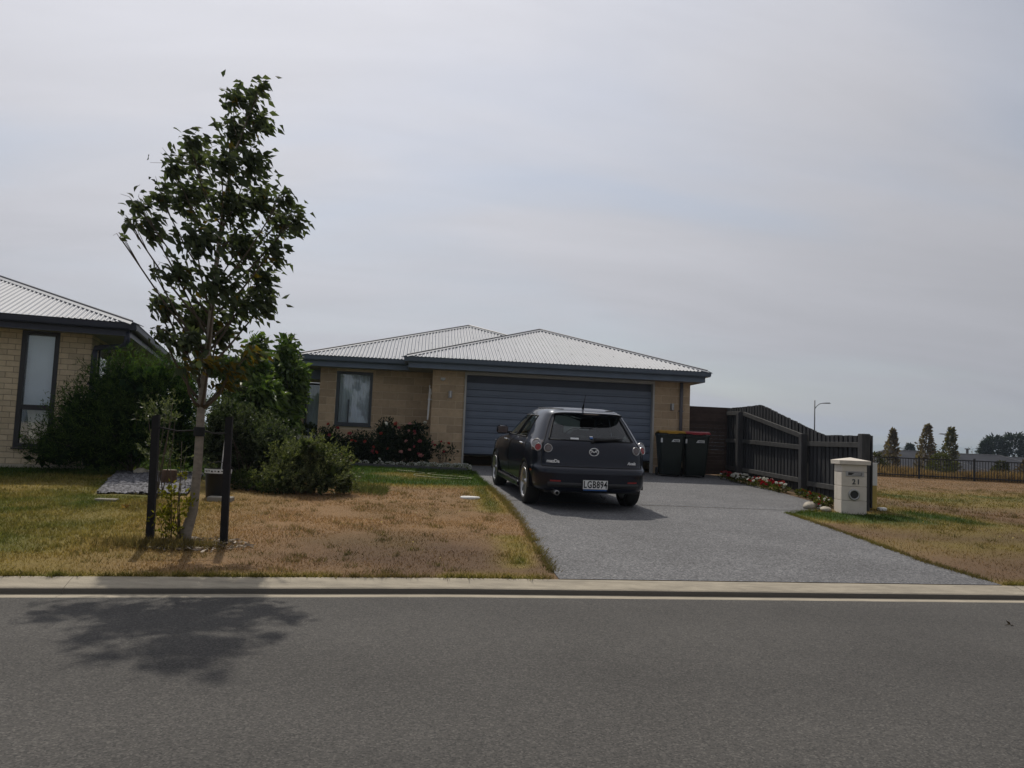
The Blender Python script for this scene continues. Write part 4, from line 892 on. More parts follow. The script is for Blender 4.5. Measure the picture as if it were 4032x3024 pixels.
POSTS = [(12.70,1.645,.15),(14.98,1.66,.13),(18.35,2.22,.14)]
for py0, pt, pw in POSTS:
    m = MB(); m.box(-pw/2,pw/2,-pw/2,pw/2,0,pt-g(7.6,py0)+.1,ch=.008); o = m.build('post','post_wood',FN); o.location = Vector((FX(py0)-.055,py0,g(7.6,py0)-.1))-FN.location
def rail(ya, za, yb, zb_):
    a = Vector((FX(ya)+.012,ya,za)); b_ = Vector((FX(yb)+.012,yb,zb_)); d = (b_-a); L = d.length; m = MB(); m.box(-.022,.022,0,L,-.048,.048,ch=.004)
    o = m.build('rail','rail_wood',FN); o.rotation_euler = (math.atan2(d.z,math.hypot(d.x,d.y)),0,-math.atan2(d.x,d.y)); o.location = a-FN.location
rail(12.79,1.45,14.90,1.46); rail(12.79,.62,14.90,.66); rail(15.06,1.60,18.27,2.18); rail(15.06,1.38,18.27,1.50); rail(15.06,.70,18.27,.80); rail(18.43,2.20,19.4,2.22); rail(18.43,1.5,19.4,1.52); rail(18.43,.8,19.4,.82)
SF = tag(empty('slat_fence', (7.3,19.45,.6)), 'short brown horizontal slat fence between the garage and the timber fence', 'fence')
for i in range(19):
    m = MB(); m.box(-.50,.66,-.012,.012,0,.0915); o = m.build('slat','slat_wood',SF); o.location = (0,random.uniform(-.002,.002),.02+i*.0925)
for x in (-.46,.60):
    m = MB(); m.box(x-.04,x+.04,.013,.09,-.15,1.76); m.build('post','slat_wood',SF)
# ------------------------------------------------------------------ letterbox
LB = tag(empty('letterbox', (7.13,12.24,g(7.0,12.2)-.02), math.radians(-13)), 'cream rendered block letterbox pillar with the number 21 at the end of the fence', 'letterbox')
zc_ = 0
for k, hh in enumerate((.235,.235,.235,.125)):
    m = MB(); m.box(-.20,.20,-.20,.20,zc_,zc_+hh-.003,ch=.006); m.build('block','plaster',LB); zc_ += hh
m = MB(); v = [(-.245,-.245,.83),(.245,-.245,.83),(.245,.245,.83),(-.245,.245,.83),(-.25,-.25,.895),(.25,-.25,.895),(.25,.25,.895),(-.25,.25,.895),(0,0,.945)]
m.add(v,[(0,3,2,1),(0,1,5,4),(1,2,6,5),(2,3,7,6),(3,0,4,7),(4,5,8),(5,6,8),(6,7,8),(7,4,8)]); m.build('cap','plaster',LB)
m = MB(); m.box(-.135,.155,-.212,-.2005,.635,.72,ch=.004); sl_ = m.build('mail_slot','steel',LB); m = MB(); m.box(-.10,.12,-.2155,-.2125,.655,.70); m.build('slot_flap','slot_dark',sl_); m = MB(); m.add([(-.05,-.2165,.66),(.11,-.2165,.672),(.11,-.2165,.69),(.0,-.2165,.69)],[(0,1,2,3)]); m.build('slot_glint','steel',sl_)
text('21', .115, 'lamp_grey', LB, face_mtx((.03,-.203,.545),(0,-1,0)), .006, 'house_number', spacing=1.25, bold=.002)
m = MB(); m.lathe([(.062,.0),(.062,.014),(.070,.02),(.086,.02),(.092,.012),(.092,-.002)],28,face_mtx((.0,-.203,.335),(0,-1,0))); rg = m.build('paper_ring','steel',LB,True)
m = MB(); m.lathe([(0,.003),(.063,.003)],24,face_mtx((.0,-.203,.335),(0,-1,0))); m.build('paper_hole','slot_dark',rg)
mk = tag(empty('marker_post', (7.93,12.86,g(7.93,12.86))), 'slim white and yellow marker post behind the letterbox', 'post')
m = MB(); m.box(-.045,.045,-.03,.03,0,.42,ch=.004); m.build('lower_section','pipe_yellow',mk); m = MB(); m.box(-.048,.048,-.033,.033,.421,.82,ch=.004); m.build('upper_section','pipe_white',mk)
m = MB(); m.box(-.07,.07,-.05,.05,0,.055,ch=.01); o = m.build('toby_box','pipe_white'); o.location = (8.0,12.72,g(8,12.72)); tag(o,'small white plastic box on the grass beside the marker post','box')
def rock(name, x, y, rx, ry, rz, mat, label, cat, group=None, z=None):
    m = MB(); v = []; f = []; n = 14; q = 8
    for i in range(q+1):
        p = math.pi*i/q
        for j in range(n):
            t = 2*math.pi*j/n; w = 1+.08*math.sin(3*t+x*9)+.06*math.sin(2*p+y*5+t)
            v.append((rx*math.sin(p)*math.cos(t)*w, ry*math.sin(p)*math.sin(t)*w, rz*math.cos(p)*w))
    for i in range(q):
        for j in range(n): f.append((i*n+j,i*n+(j+1) % n,(i+1)*n+(j+1) % n,(i+1)*n+j))
    m.add(v,f); o = m.build(name,mat,None,True); o.location = (x,y,(g(x,y) if z is None else z)+rz*.6); o.rotation_euler = (0,0,x*2); return tag(o,label,cat,group)
rock('river_stone',6.62,12.62,.19,.10,.075,'stone','long smooth river stone on the driveway corner by the letterbox','stone')
rock('river_stone',6.75,12.33,.13,.09,.05,'stone','low flat stone against the foot of the letterbox','stone')
rock('river_stone',-4.72,13.75,.13,.11,.09,'stone','round pale stone at the back of the pebble bed','stone')
# ------------------------------------------------------------------ small things on the lawn
def lid(name, x, y, rx, ry, mat, label):
    m = MB(); m.lathe([(0,.03),(.9,.026),(1,.012),(1,-.03)],24,Matrix.Diagonal((rx,ry,1,1))); o = m.build(name,mat,None,True); sharp(o,40); o.location = (x,y,g(x,y)+.008); tag(o,label,'cover'); return o
lid('valve_cover',.78,12.35,.16,.13,'pipe_white','round white access cover set in the lawn beside the driveway')
m = MB(); m.box(-.13,.13,-.07,.07,-.02,.03,ch=.008); o = m.build('meter_cover','channel'); o.location = (-4.05,10.6,g(-4.05,10.6)); tag(o,'small pale rectangular cover in the lawn before the pebble bed','cover')
m = MB(); m.box(-.16,.16,-.10,.10,-.02,.06,ch=.01); o = m.build('concrete_block','channel'); o.location = (-2.72,11.0,g(-2.72,11.0)); tag(o,'low pale concrete block in front of the black tub','block')
hp = [(-.55,16.9),(-.15,16.75),(.05,16.45),(-.15,16.1),(-.1,15.8),(.35,15.55),(.85,15.5),(1.0,15.7),(.75,15.95),(.3,16.15),(.12,16.4),(.3,16.7)]
pts = []
for i in np.linspace(0, len(hp)-1, 70): q = crom([np.array(p) for p in hp], min(i,len(hp)-1.001)); pts.append((q[0],q[1],g(q[0],q[1])+.018))
m = MB(); m.tube(pts,.011,7); tag(m.build('garden_hose','hose',None,True),'pale green garden hose looped on the grass before the rose bed','hose')
# pebble bed
PB = tag(empty('pebble_bed', (-3.9,12.6,.3)), 'grey river pebble bed with timber edging below the tall bush', 'pebble bed')
pcorn = [(-4.42,11.25),(-3.30,11.4),(-3.9,14.4),(-5.30,14.3)]
def inpoly(px, py):
    r = np.zeros(len(px), bool); n = len(pcorn)
    for i in range(n):
        x1, y1 = pcorn[i]; x2, y2 = pcorn[(i+1) % n]; c = ((y1 > py) != (y2 > py)) & (px < (x2-x1)*(py-y1)/(y2-y1+1e-12)+x1); r ^= c
    return r
bx_ = RNG.uniform(-5.4,-2.9,9000); by_ = RNG.uniform(11.2,14.4,9000); kq = inpoly(bx_,by_); bx_, by_ = bx_[kq][:4200], by_[kq][:4200]; n = len(bx_)
oc = np.array([(1,0,0),(0,1,0),(-1,0,0),(0,-1,0),(0,0,1),(.7,.7,.55),(-.7,.7,.55),(-.7,-.7,.55),(.7,-.7,.55)],float)
of = np.array([(0,5,4),(5,1,4),(1,6,4),(6,2,4),(2,7,4),(7,3,4),(3,8,4),(8,0,4)])
sc_ = np.stack([RNG.uniform(.022,.048,n),RNG.uniform(.018,.036,n),RNG.uniform(.016,.034,n)],1); a = RNG.uniform(0,6.28,n); V = oc[None]*sc_[:,None]
V = np.stack([V[...,0]*np.cos(a)[:,None]-V[...,1]*np.sin(a)[:,None], V[...,0]*np.sin(a)[:,None]+V[...,1]*np.cos(a)[:,None], V[...,2]],-1)+np.stack([bx_,by_,G(bx_,by_)+.006+.07*np.exp(-((bx_+3.95-.28*(by_-12.8)*-1)/.8)**2-((by_-12.9)/1.2)**2)+RNG.random(n)*.02],1)[:,None]
cp = np.clip(np.array((.125,.125,.135))[None]*RNG.uniform(.45,1.7,(n,1)),0,1); attrmat('pebbles',.8,0,60)
o = link('pebbles', npmesh('pebbles',V.reshape(-1,3),(np.arange(n)[:,None,None]*9+of).reshape(-1,3),np.repeat(cp,9,axis=0),True), None, 'pebbles'); child(o,PB); o['kind'] = 'stuff'
for i in (1,3):
    A, B = pcorn[i], pcorn[(i+1) % 4]; m = MB(); m.sweep([(-.012,-.03),(.012,-.03),(.012,.045),(-.012,.045)],(*A,g(*A)),(*B,g(*B))); child(m.build('edging_board','rail_wood'),PB)
lg = tag(empty('log_round', (-3.82,12.3,g(-3.82,12.3))), 'upright brown log round on the pebble bed behind the stake', 'log')
m = MB(); m.lathe([(0,.27),(.10,.27),(.105,.262),(.11,.0),(.10,-.03)],16); m.build('trunk_piece','log',lg,True); m = MB(); m.lathe([(0,.274),(.095,.273)],16); m.build('cut_face','bark',lg)
tb = tag(empty('plastic_tub', (-2.86,11.35,g(-2.86,11.35))), 'black plastic tub with a white printed band and wire handle behind the tree', 'tub')
m = MB(); m.lathe([(0,0),(.15,0),(.175,.36),(.185,.375),(.185,.40),(.17,.40),(.165,.34),(0,.34)],24); sharp(m.build('body','black_plastic',tb),40)
m = MB(); 
for k in range(17):
    t = -math.pi*.95+math.pi*.9*k/16; m.v += [(.187*math.cos(t),.187*math.sin(t),.345),(.190*math.cos(t),.190*math.sin(t),.405)]
for k in range(16): m.f.append((2*k,2*k+2,2*k+3,2*k+1))
bd = m.build('printed_band','white_print',tb); m = MB()
for k in range(9):
    t = -math.pi*.8+math.pi*.6*k/8; m.box(-.012,.012,-.001,.001,.362 if k % 2 else .372,.384,Matrix.Translation((.191*math.cos(t),.191*math.sin(t),0)) @ Matrix.Rotation(t+math.pi/2,4,'Z'))
m.build('print_marks','ink',bd)
m = MB(); m.tube([(.185*math.cos(t),0,.40+.10*math.sin(t)) for t in rng(0,math.pi,14)],.005,6); m.build('handle','black_plastic',tb)
m = MB(); m.tube([(.02,.05,.36),(.05,.02,.85)],.008,6); m.build('stick','pipe_white',tb)
# bed edging strip and house-side kerb of the rose bed
m = MB(); m.sweep([(-.05,-.1),(.05,-.1),(.05,.06),(-.05,.06)],(-2.6,18.0,g(-2.6,18)),(1.02,17.75,g(1.0,17.75))); tag(m.build('bed_edging','edging'),'dark concrete edging strip along the rose bed','edging')
# ------------------------------------------------------------------ street tree, stakes and tie
TREE = [(-1.78,7.61,4.65,0.13,0.1),(-1.94,7.89,4.67,0.15,0.11),(-2.06,7.73,4.56,0.18,0.16),(-2.11,7.94,4.29,0.23,0.27),(-1.89,7.96,4.44,0.21,0.22),(-2.05,7.46,3.8,0.24,0.24),(-2.35,7.41,3.98,0.18,0.13),(-2.52,8.15,4.06,0.21,0.21),(-2.54,7.63,3.75,0.19,0.17),(-1.83,7.61,3.87,0.22,0.24),(-2.89,8.3,3.68,0.19,0.19),(-2.92,7.82,3.42,0.14,0.11),(-2.54,8.15,3.67,0.31,0.31),(-2.03,7.83,3.51,0.37,0.29),(-1.8,7.98,3.62,0.2,0.22),(-1.48,7.54,3.53,0.15,0.14),(-1.42,7.97,3.45,0.12,0.24),(-1.64,8.18,3.45,0.2,0.2),(-3.02,7.87,3.26,0.12,0.09),(-3.16,8.07,3.15,0.07,0.04),(-2.85,8.0,3.26,0.21,0.19),(-2.25,7.46,3.04,0.33,0.28),(-1.98,8.08,3.15,0.35,0.27),(-1.62,7.93,3.09,0.15,0.22),(-2.46,7.67,2.74,0.25,0.18),(-2.02,7.43,2.63,0.34,0.27),(-1.79,8.18,2.8,0.24,0.31),(-2.73,7.83,2.78,0.07,0.05),(-2.67,8.05,2.47,0.21,0.19),(-2.37,8.19,2.42,0.35,0.25),(-1.92,8.04,2.52,0.3,0.22),(-1.73,8.23,2.59,0.11,0.22),(-2.38,7.76,2.1,0.25,0.15),(-2.79,8.12,2.53,0.12,0.09),(-2.59,7.8,2.16,0.13,0.13),(-2.18,8.24,2.25,0.23,0.18),(-2.34,8.19,2.06,0.2,0.1)]
SKIRT = [(-2.06,7.53,1.87,0.23,0.1),(-1.85,7.56,1.84,0.21,0.1),(-2.3,7.62,1.84,0.14,0.1),(-1.84,8.22,2.07,0.2,0.09),(-1.97,7.8,1.69,0.19,0.08)]
TB = Vector((-2.25,7.88,g(-2.25,7.88)))
T = tag(empty('street_tree', TB), 'young windblown street tree tied between two stakes on the verge', 'tree')
tp = [(-2.27,7.88,.08),(-2.255,7.88,.22),(-2.20,7.88,.45),(-2.185,7.87,.9),(-2.19,7.86,1.5),(-2.165,7.86,2.1),(-2.15,7.87,2.8),(-2.11,7.86,3.5),(-2.05,7.85,4.0),(-1.93,7.86,4.45),(-1.80,7.84,4.72)]
tr_ = [.075,.055,.044,.041,.037,.030,.023,.017,.012,.008,.004]
m = MB(); m.tube(tp, tr_, 12); o = m.build('trunk','bark',None,True); child(o,T)
def trunk_at(z):
    zz_ = [p[2] for p in tp]; return Vector((np.interp(z,zz_,[p[0] for p in tp]), np.interp(z,zz_,[p[1] for p in tp]), z))
m = MB()
for c in TREE+SKIRT:
    p = Vector(c[:3]); zr = max(1.45, p.z-.25-.9*math.hypot(p.x+2.15,p.y-7.87)); q = trunk_at(zr); mid = q.lerp(p,.5)+Vector((random.uniform(-.03,.03),random.uniform(-.03,.03),-.06)); r0_ = max(.006,.018*(1-(zr-1.4)/4))
    m.tube([q,q.lerp(mid,.55)+Vector((0,0,-.02)),mid,p,p+Vector((.06,0,.08))],[r0_,r0_*.8,r0_*.65,r0_*.4,.002],6)
    for t in range(3):
        e = p+Vector((random.uniform(-1,1)*c[3],random.uniform(-1,1)*c[3],random.uniform(-.3,1)*c[4])); m.tube([mid.lerp(p,.5),(p+e)/2+Vector((0,0,.03)),e],[r0_*.35,.003,.0015],4)
o = m.build('branches','twig',None,True); child(o,T)
GREEN1, GREEN2 = (.048,.066,.042), (.105,.125,.070)
def crown_leaves(cl, n, size, warm):
    P, d = in_clumps(cl, n, .25, 1.0, 2.0); k_ = RNG.random(n) < .16; P[k_] += d[k_]*np.array((.11,.08,.07)); wind = np.array((.85,.0,-.42)); Dd = unit(wind+RNG.normal(size=(n,3))*np.array((.38,.5,.42))+d*.25)
    return P, Dd, RNG.uniform(size*.65,size*1.15,n), ramp(GREEN1,GREEN2,n,.2,warm,(.14,.10,.02))
P, Dd, Ls, Cl = crown_leaves(TREE, 4500, .098, .025)
P2, D2, L2, C2 = crown_leaves(SKIRT, 300, .095, .35)
P = np.concatenate([P,P2]); Dd = np.concatenate([Dd,D2]); Ls = np.concatenate([Ls,L2]); Cl = np.concatenate([Cl,C2])
# the 300 leaves that show largest (long, near the viewer, on the rim of the crown) are pieces of their own
score = Ls*1.0-(P[:,1]-7.4)*.05+.03*(np.abs(P[:,0]+2.1)/.9); big = np.argsort(-score)[:300]; rest = np.setdiff1d(np.arange(len(P)), big)
o = link('leaf_mass', leafmesh('leaf_mass',P[rest],Dd[rest],Ls[rest],Ls[rest]*.52,Cl[rest],.45,.5), None, 'leaf'); child(o,T); o['kind'] = 'stuff'
_lf = []
for k in range(5):
    v = []; f = []; cur = (.25,.4,.55,.15,.7)[k]; n_ = 5; half = [0,.25,.31,.24,.12,0]
    for i in range(n_+1):
        t = i/n_; y_ = t; z_ = -cur*t*t*.5; hw = half[i]*(.85+.06*k)*.95; fo = .35*hw
        v += [(-hw,y_,z_+fo),(0,y_,z_),(hw,y_,z_+fo)]
    for i in range(n_): f += [(3*i,3*i+1,3*i+4,3*i+3),(3*i+1,3*i+2,3*i+5,3*i+4)]
    me = npmesh('leaf',np.array(v),np.array(f),np.tile(ramp(GREEN1,GREEN2,1,.1),(len(v),1)),True); me.materials.append(M['leaf']); _lf.append(me)
for i in big:
    dv = Vector(Dd[i]); nn = Vector((random.gauss(0,.6),random.gauss(0,.6)-.4,1)).normalized(); xx = dv.cross(nn).normalized(); nz_ = xx.cross(dv)
    o = link('leaf', random.choice(_lf), T); s_ = Ls[i]
    p = Vector(P[i])-TB; o.matrix_local = Matrix(((xx.x*s_,dv.x*s_,nz_.x*s_,p.x),(xx.y*s_,dv.y*s_,nz_.y*s_,p.y),(xx.z*s_,dv.z*s_,nz_.z*s_,p.z),(0,0,0,1)))
def stake(x, y, top, lean, label):
    z0 = g(x,y); m = MB(); m.add([(-.034,-.026,-.1),(.034,-.026,-.1),(.034,.026,-.1),(-.034,.026,-.1),(-.032+lean,-.024,top-z0-.015),(.032+lean,-.024,top-z0),(.032+lean,.024,top-z0),(-.032+lean,.024,top-z0-.015)],[(0,3,2,1),(4,5,6,7),(0,1,5,4),(1,2,6,5),(2,3,7,6),(3,0,4,7)])
    o = m.build('stake','stake'); o.location = (x,y,z0); return tag(o,label,'stake','stakes either side of the street tree')
stake(-2.575,7.86,1.37,-.03,'dark timber stake on the neighbour side of the street tree'); stake(-1.89,7.88,1.385,-.03,'dark timber stake on the driveway side of the street tree')
st_ = tag(empty('tree_tie', (-2.19,7.86,1.22)), 'black webbing tie holding the street tree between its stakes', 'tie')
m = MB(); m.lathe([(.050,-.045),(.053,-.045),(.053,.045),(.050,.045)],20); m.build('wrap','strap',st_)
for x1, z1 in ((-.40,.03),(.30,.0)):
    m = MB(); m.tube([(math.copysign(.05,x1),-.01,.01),(x1*.5,-.012,z1*.3-.012),(x1,.0,z1)],.008,6); m.build('strap','strap',st_)
# suckers at the foot of the tree
def stems(mb, base, tips, r=.006, bend=.15):
    for b_, t_ in zip(base, tips):
        b_, t_ = Vector(b_), Vector(t_); md = b_.lerp(t_,.5)+Vector((random.uniform(-1,1)*bend*.3,random.uniform(-1,1)*bend*.3,(t_-b_).length*.08)); mb.tube([b_,md,t_],[r,r*.75,r*.3],5)
def shrub(name, label, cl, n, size, width, c1, c2, base, cat='shrub', group=None, warm=0., cw=(.3,.22,.03), shell=.5, mat='leaf', up=.35, simple=False, nst=10, jit=.9, curl=.25, wind=(0,0,0), r=.008, depth=1.0, sprigs=0, j=.2, inner=0):
    b0 = Vector((base[0],base[1],g(base[0],base[1]))); R = tag(empty(name, b0), label, cat, group)
    P, d = in_clumps(cl, n, shell, depth); low = P[:,2] > b0.z+.01; P = P[low]; d = d[low]; n = len(P)
    if sprigs:      # leaves gathered along short upright shoots
        ns = max(6,n//sprigs); A, da = in_clumps(cl, ns, .6, depth); dr = unit(da*.8+np.array((0,0,.75))+np.array(wind)+RNG.normal(size=(ns,3))*.25); k = RNG.integers(0,ns,n); t = RNG.random((n,1))
        P = A[k]+dr[k]*(t*size*4.2-size*1.0)+RNG.normal(size=(n,3))*.008; d = dr[k]*.9
        low = P[:,2] > b0.z+.01; P = P[low]; d = d[low]; n = len(P)
    Dd = unit(d*.6+RNG.normal(size=(n,3))*jit*.6+np.array((0,0,up))+np.array(wind))
    L = RNG.uniform(size*.65,size*1.3,n)
    col = ramp(c1,c2,n,j,warm,cw); big_ = np.repeat(RNG.uniform(.75,1.25,(n//30+1)),30)[:n][np.argsort(np.argsort(P[:,0]*3+P[:,2]*2+np.sin(P[:,0]*9)*.4))]; col = col*big_[:,None]
    o = link('foliage', leafmesh('foliage',P,Dd,L,L*width,col,curl,.35,simple), None, mat); child(o,R)
    if inner:       # larger, darker leaves deep inside
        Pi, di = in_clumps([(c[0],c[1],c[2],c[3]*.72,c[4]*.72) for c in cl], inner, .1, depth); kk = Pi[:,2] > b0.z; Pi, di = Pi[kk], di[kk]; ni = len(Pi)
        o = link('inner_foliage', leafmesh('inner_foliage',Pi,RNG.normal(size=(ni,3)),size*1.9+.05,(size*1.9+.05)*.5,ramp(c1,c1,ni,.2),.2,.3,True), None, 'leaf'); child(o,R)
    m = MB(); bs = [(b0.x+random.uniform(-.12,.12),b0.y+random.uniform(-.08,.08),b0.z-.02) for _ in range(nst)]; ti = RNG.choice(len(P),nst); stems(m, bs, [tuple(P[i]) for i in ti], r)
    o = m.build('stems','twig',None,True); child(o,R)
    return R
shrub('basal_shoots','yellow-green leafy shoots growing at the foot of the street tree',[(-2.40,7.80,.62,.16,.14),(-2.42,7.78,.42,.19,.16),(-2.36,7.8,.27,.16,.12),(-2.22,7.76,.5,.1,.16),(-2.30,7.78,.8,.07,.10)],420,.048,.5,(.10,.105,.012),(.20,.18,.02),(-2.33,7.82),'shoots',nst=9,r=.005,shell=.2)
m = MB(); stems(m,[(-2.36,7.8,.15),(-2.3,7.8,.15),(-2.28,7.82,.15)],[(-2.44,7.8,1.05),(-2.33,7.8,1.12),(-2.28,7.78,.98)],.006); child(m.build('bare_twigs','twig',None,True),bpy.data.objects['basal_shoots'])
# mulch and tufts under the tree
n = 520; a = RNG.uniform(0,6.28,n); rr = np.sqrt(RNG.random(n)); mx_ = -2.12+rr*np.cos(a)*.52; my_ = 7.72+rr*np.sin(a)*.34; mz_ = G(mx_,my_)+.014+RNG.random(n)*.015
Dm = np.stack([np.cos(a*7),np.sin(a*7),RNG.normal(size=n)*.15],1)
cm = ramp((.09,.065,.05),(.34,.29,.23),n,.3); tag(link('mulch', leafmesh('mulch',np.stack([mx_,my_,mz_],1),Dm,RNG.uniform(.03,.09,n),RNG.uniform(.012,.025,n),cm,0,.1,True,up=(0,0,1)),None,'petal'),'bleached bark chips round the foot of the street tree','mulch',kind='stuff')
n = 2600; cx_ = np.where(RNG.random(n) < .5, -2.55, -2.25); tx = cx_+RNG.normal(size=n)*.22; ty = 7.62+RNG.normal(size=n)*.10; tz = G(tx,ty)
Dt = RNG.normal(size=(n,3))*.45+np.array((0,0,1)); tag(link('long_grass', leafmesh('long_grass',np.stack([tx,ty,tz],1),Dt,RNG.uniform(.04,.12,n),.006,ramp((.11,.095,.035),(.20,.15,.06),n),.3,.1,True),None,'blade'),'longer dry grass tufts at the foot of the stakes','grass',kind='stuff')
# ------------------------------------------------------------------ garden shrubs
FEATHER = [(-6.17,13.99,0.88,0.54,0.4),(-5.66,13.76,1.37,0.61,0.61),(-5.38,13.91,1.79,0.52,0.61),(-4.91,13.82,1.97,0.6,0.51),(-4.53,13.8,2.1,0.42,0.34),(-5.05,13.96,1.17,0.95,0.65),(-4.38,13.96,1.44,0.6,0.85),(-4.33,14.18,2.02,0.35,0.43),(-5.5,14.03,0.83,0.97,0.35),(-4.1,14.2,0.96,0.43,0.52),(-6.45,14.15,0.67,0.36,0.23)]
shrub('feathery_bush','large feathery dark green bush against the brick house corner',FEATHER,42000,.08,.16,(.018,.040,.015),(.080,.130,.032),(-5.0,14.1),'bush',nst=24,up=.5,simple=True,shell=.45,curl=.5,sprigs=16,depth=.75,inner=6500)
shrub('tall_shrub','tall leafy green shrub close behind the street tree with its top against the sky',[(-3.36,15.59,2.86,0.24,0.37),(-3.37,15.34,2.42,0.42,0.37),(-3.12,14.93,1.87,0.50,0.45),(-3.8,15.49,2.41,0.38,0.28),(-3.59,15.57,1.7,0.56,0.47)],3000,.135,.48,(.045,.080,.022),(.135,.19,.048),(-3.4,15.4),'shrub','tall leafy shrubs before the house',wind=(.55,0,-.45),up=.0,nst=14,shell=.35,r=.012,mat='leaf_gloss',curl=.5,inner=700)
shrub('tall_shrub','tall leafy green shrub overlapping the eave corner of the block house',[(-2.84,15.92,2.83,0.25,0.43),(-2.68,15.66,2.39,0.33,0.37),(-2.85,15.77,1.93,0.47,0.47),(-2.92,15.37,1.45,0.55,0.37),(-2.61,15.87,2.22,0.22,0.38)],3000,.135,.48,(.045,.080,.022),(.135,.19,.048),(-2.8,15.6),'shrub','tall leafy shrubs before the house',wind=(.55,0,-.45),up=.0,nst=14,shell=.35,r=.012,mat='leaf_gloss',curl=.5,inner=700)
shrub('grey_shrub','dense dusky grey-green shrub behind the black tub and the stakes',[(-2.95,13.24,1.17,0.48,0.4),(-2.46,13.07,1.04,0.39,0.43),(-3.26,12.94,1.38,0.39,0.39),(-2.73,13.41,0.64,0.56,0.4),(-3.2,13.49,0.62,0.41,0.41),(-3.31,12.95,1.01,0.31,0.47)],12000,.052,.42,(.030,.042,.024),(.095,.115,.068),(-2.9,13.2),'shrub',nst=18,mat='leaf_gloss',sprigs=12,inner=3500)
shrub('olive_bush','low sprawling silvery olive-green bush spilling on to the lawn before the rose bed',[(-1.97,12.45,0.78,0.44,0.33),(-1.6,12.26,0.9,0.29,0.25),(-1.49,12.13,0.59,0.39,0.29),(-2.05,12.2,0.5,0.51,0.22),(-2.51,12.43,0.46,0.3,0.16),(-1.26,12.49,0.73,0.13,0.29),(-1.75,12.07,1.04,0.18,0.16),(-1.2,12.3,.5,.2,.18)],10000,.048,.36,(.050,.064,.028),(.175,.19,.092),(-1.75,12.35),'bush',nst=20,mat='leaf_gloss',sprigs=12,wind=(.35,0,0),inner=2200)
shrub('young_olive','thin young olive with grey-green sprigs beside the neighbour-side stake',[(-3.62,11.05,1.45,0.18,0.19),(-3.57,10.82,1.36,0.19,0.13),(-3.48,11.09,1.53,0.1,0.12),(-3.54,10.93,0.86,0.27,0.1),(-3.65,11.15,0.94,0.17,0.14)],700,.055,.36,(.06,.075,.045),(.13,.145,.09),(-3.56,11.0),'shrub',nst=9,mat='leaf_gloss',sprigs=11)
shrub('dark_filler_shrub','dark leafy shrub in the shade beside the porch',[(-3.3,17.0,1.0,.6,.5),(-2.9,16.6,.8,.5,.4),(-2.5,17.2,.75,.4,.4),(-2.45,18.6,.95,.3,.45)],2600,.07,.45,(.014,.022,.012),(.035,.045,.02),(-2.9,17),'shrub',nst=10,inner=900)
shrub('ground_fern','low dark leafy plant at the foot of the grey shrub',[(-2.72,12.35,.48,.32,.16),(-2.3,12.0,.42,.25,.10)],900,.06,.4,(.02,.034,.014),(.05,.066,.025),(-2.7,12.3),'plant',nst=6)
n = 1500; tx = RNG.uniform(-1.3,-.55,n); ty = 12.9+RNG.normal(size=n)*.25-(tx+1.3)*.3; Dt = RNG.normal(size=(n,3))*.5+np.array((.2,0,1)); tag(link('weedy_grass', leafmesh('weedy_grass',np.stack([tx,ty,G(tx,ty)],1),Dt,RNG.uniform(.06,.2,n),.008,ramp((.06,.08,.02),(.15,.15,.06),n),.3,.1,True),None,'blade'),'long green grass beside the olive bush','grass',kind='stuff')
# ------------------------------------------------------------------ roses
_bl = {}
def bloom_mesh(kind):
    if kind not in _bl:
        c = {'pink':(.40,.085,.10),'pale':(.55,.26,.24),'red':(.36,.012,.02),'white':(.72,.72,.66),'coral':(.45,.07,.05)}[kind]; P = []; D = []; 
        for rg_, (k, e) in enumerate(((6,.25),(5,.75),(4,1.6))):
            for i in range(k): t = 2*math.pi*i/k+rg_*.5; P.append((0,0,.0+.006*rg_)); D.append((math.cos(t),math.sin(t),e))
        n = len(P); me = leafmesh('bloom',np.array(P,float),np.array(D,float),np.array([.045]*6+[.038]*5+[.028]*4),.038,np.clip(np.array(c)[None]*RNG.uniform(.75,1.25,(n,1)),0,1),-.3,.3,up=(0,0,1)); me.materials.append(M['petal']); _bl[kind] = me
    return _bl[kind]
def rose(name, label, cl, base, n, blooms, group='rose bushes in the bed before the house'):
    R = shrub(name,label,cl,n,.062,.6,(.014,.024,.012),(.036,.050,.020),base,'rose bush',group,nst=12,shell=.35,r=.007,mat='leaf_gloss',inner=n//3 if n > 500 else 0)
    for (bx, by, bz, kd, sz) in blooms:
        o = link('bloom', bloom_mesh(kd), R); o.location = Vector((bx,by,bz))-R.location; o.scale = (sz,)*3; o.rotation_euler = (random.uniform(.4,1.1),random.uniform(-.5,.5),random.uniform(0,6))
def bl(cl, n, kinds):
    P, d = in_clumps(cl, n*6, .95); k = np.argsort(P[:,1]-.35*P[:,2]+RNG.normal(size=len(P))*.1)[:n]; return [(float(P[i,0]),float(P[i,1])-.06,float(P[i,2])+.02,random.choice(kinds),random.uniform(.9,1.5)) for i in k]
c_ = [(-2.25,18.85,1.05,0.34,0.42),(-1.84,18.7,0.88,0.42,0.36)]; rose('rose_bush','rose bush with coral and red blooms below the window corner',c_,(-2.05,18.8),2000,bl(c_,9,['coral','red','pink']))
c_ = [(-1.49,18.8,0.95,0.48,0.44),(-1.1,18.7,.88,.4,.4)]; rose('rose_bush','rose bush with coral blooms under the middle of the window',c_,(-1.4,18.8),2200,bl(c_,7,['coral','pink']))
c_ = [(-0.89,18.62,1.28,0.33,0.44),(-0.91,18.53,0.79,0.43,0.33)]; rose('rose_bush','tall dark rose bush covering the window edge, few pink blooms',c_,(-.9,18.6),1900,bl(c_,5,['pink','coral','white']))
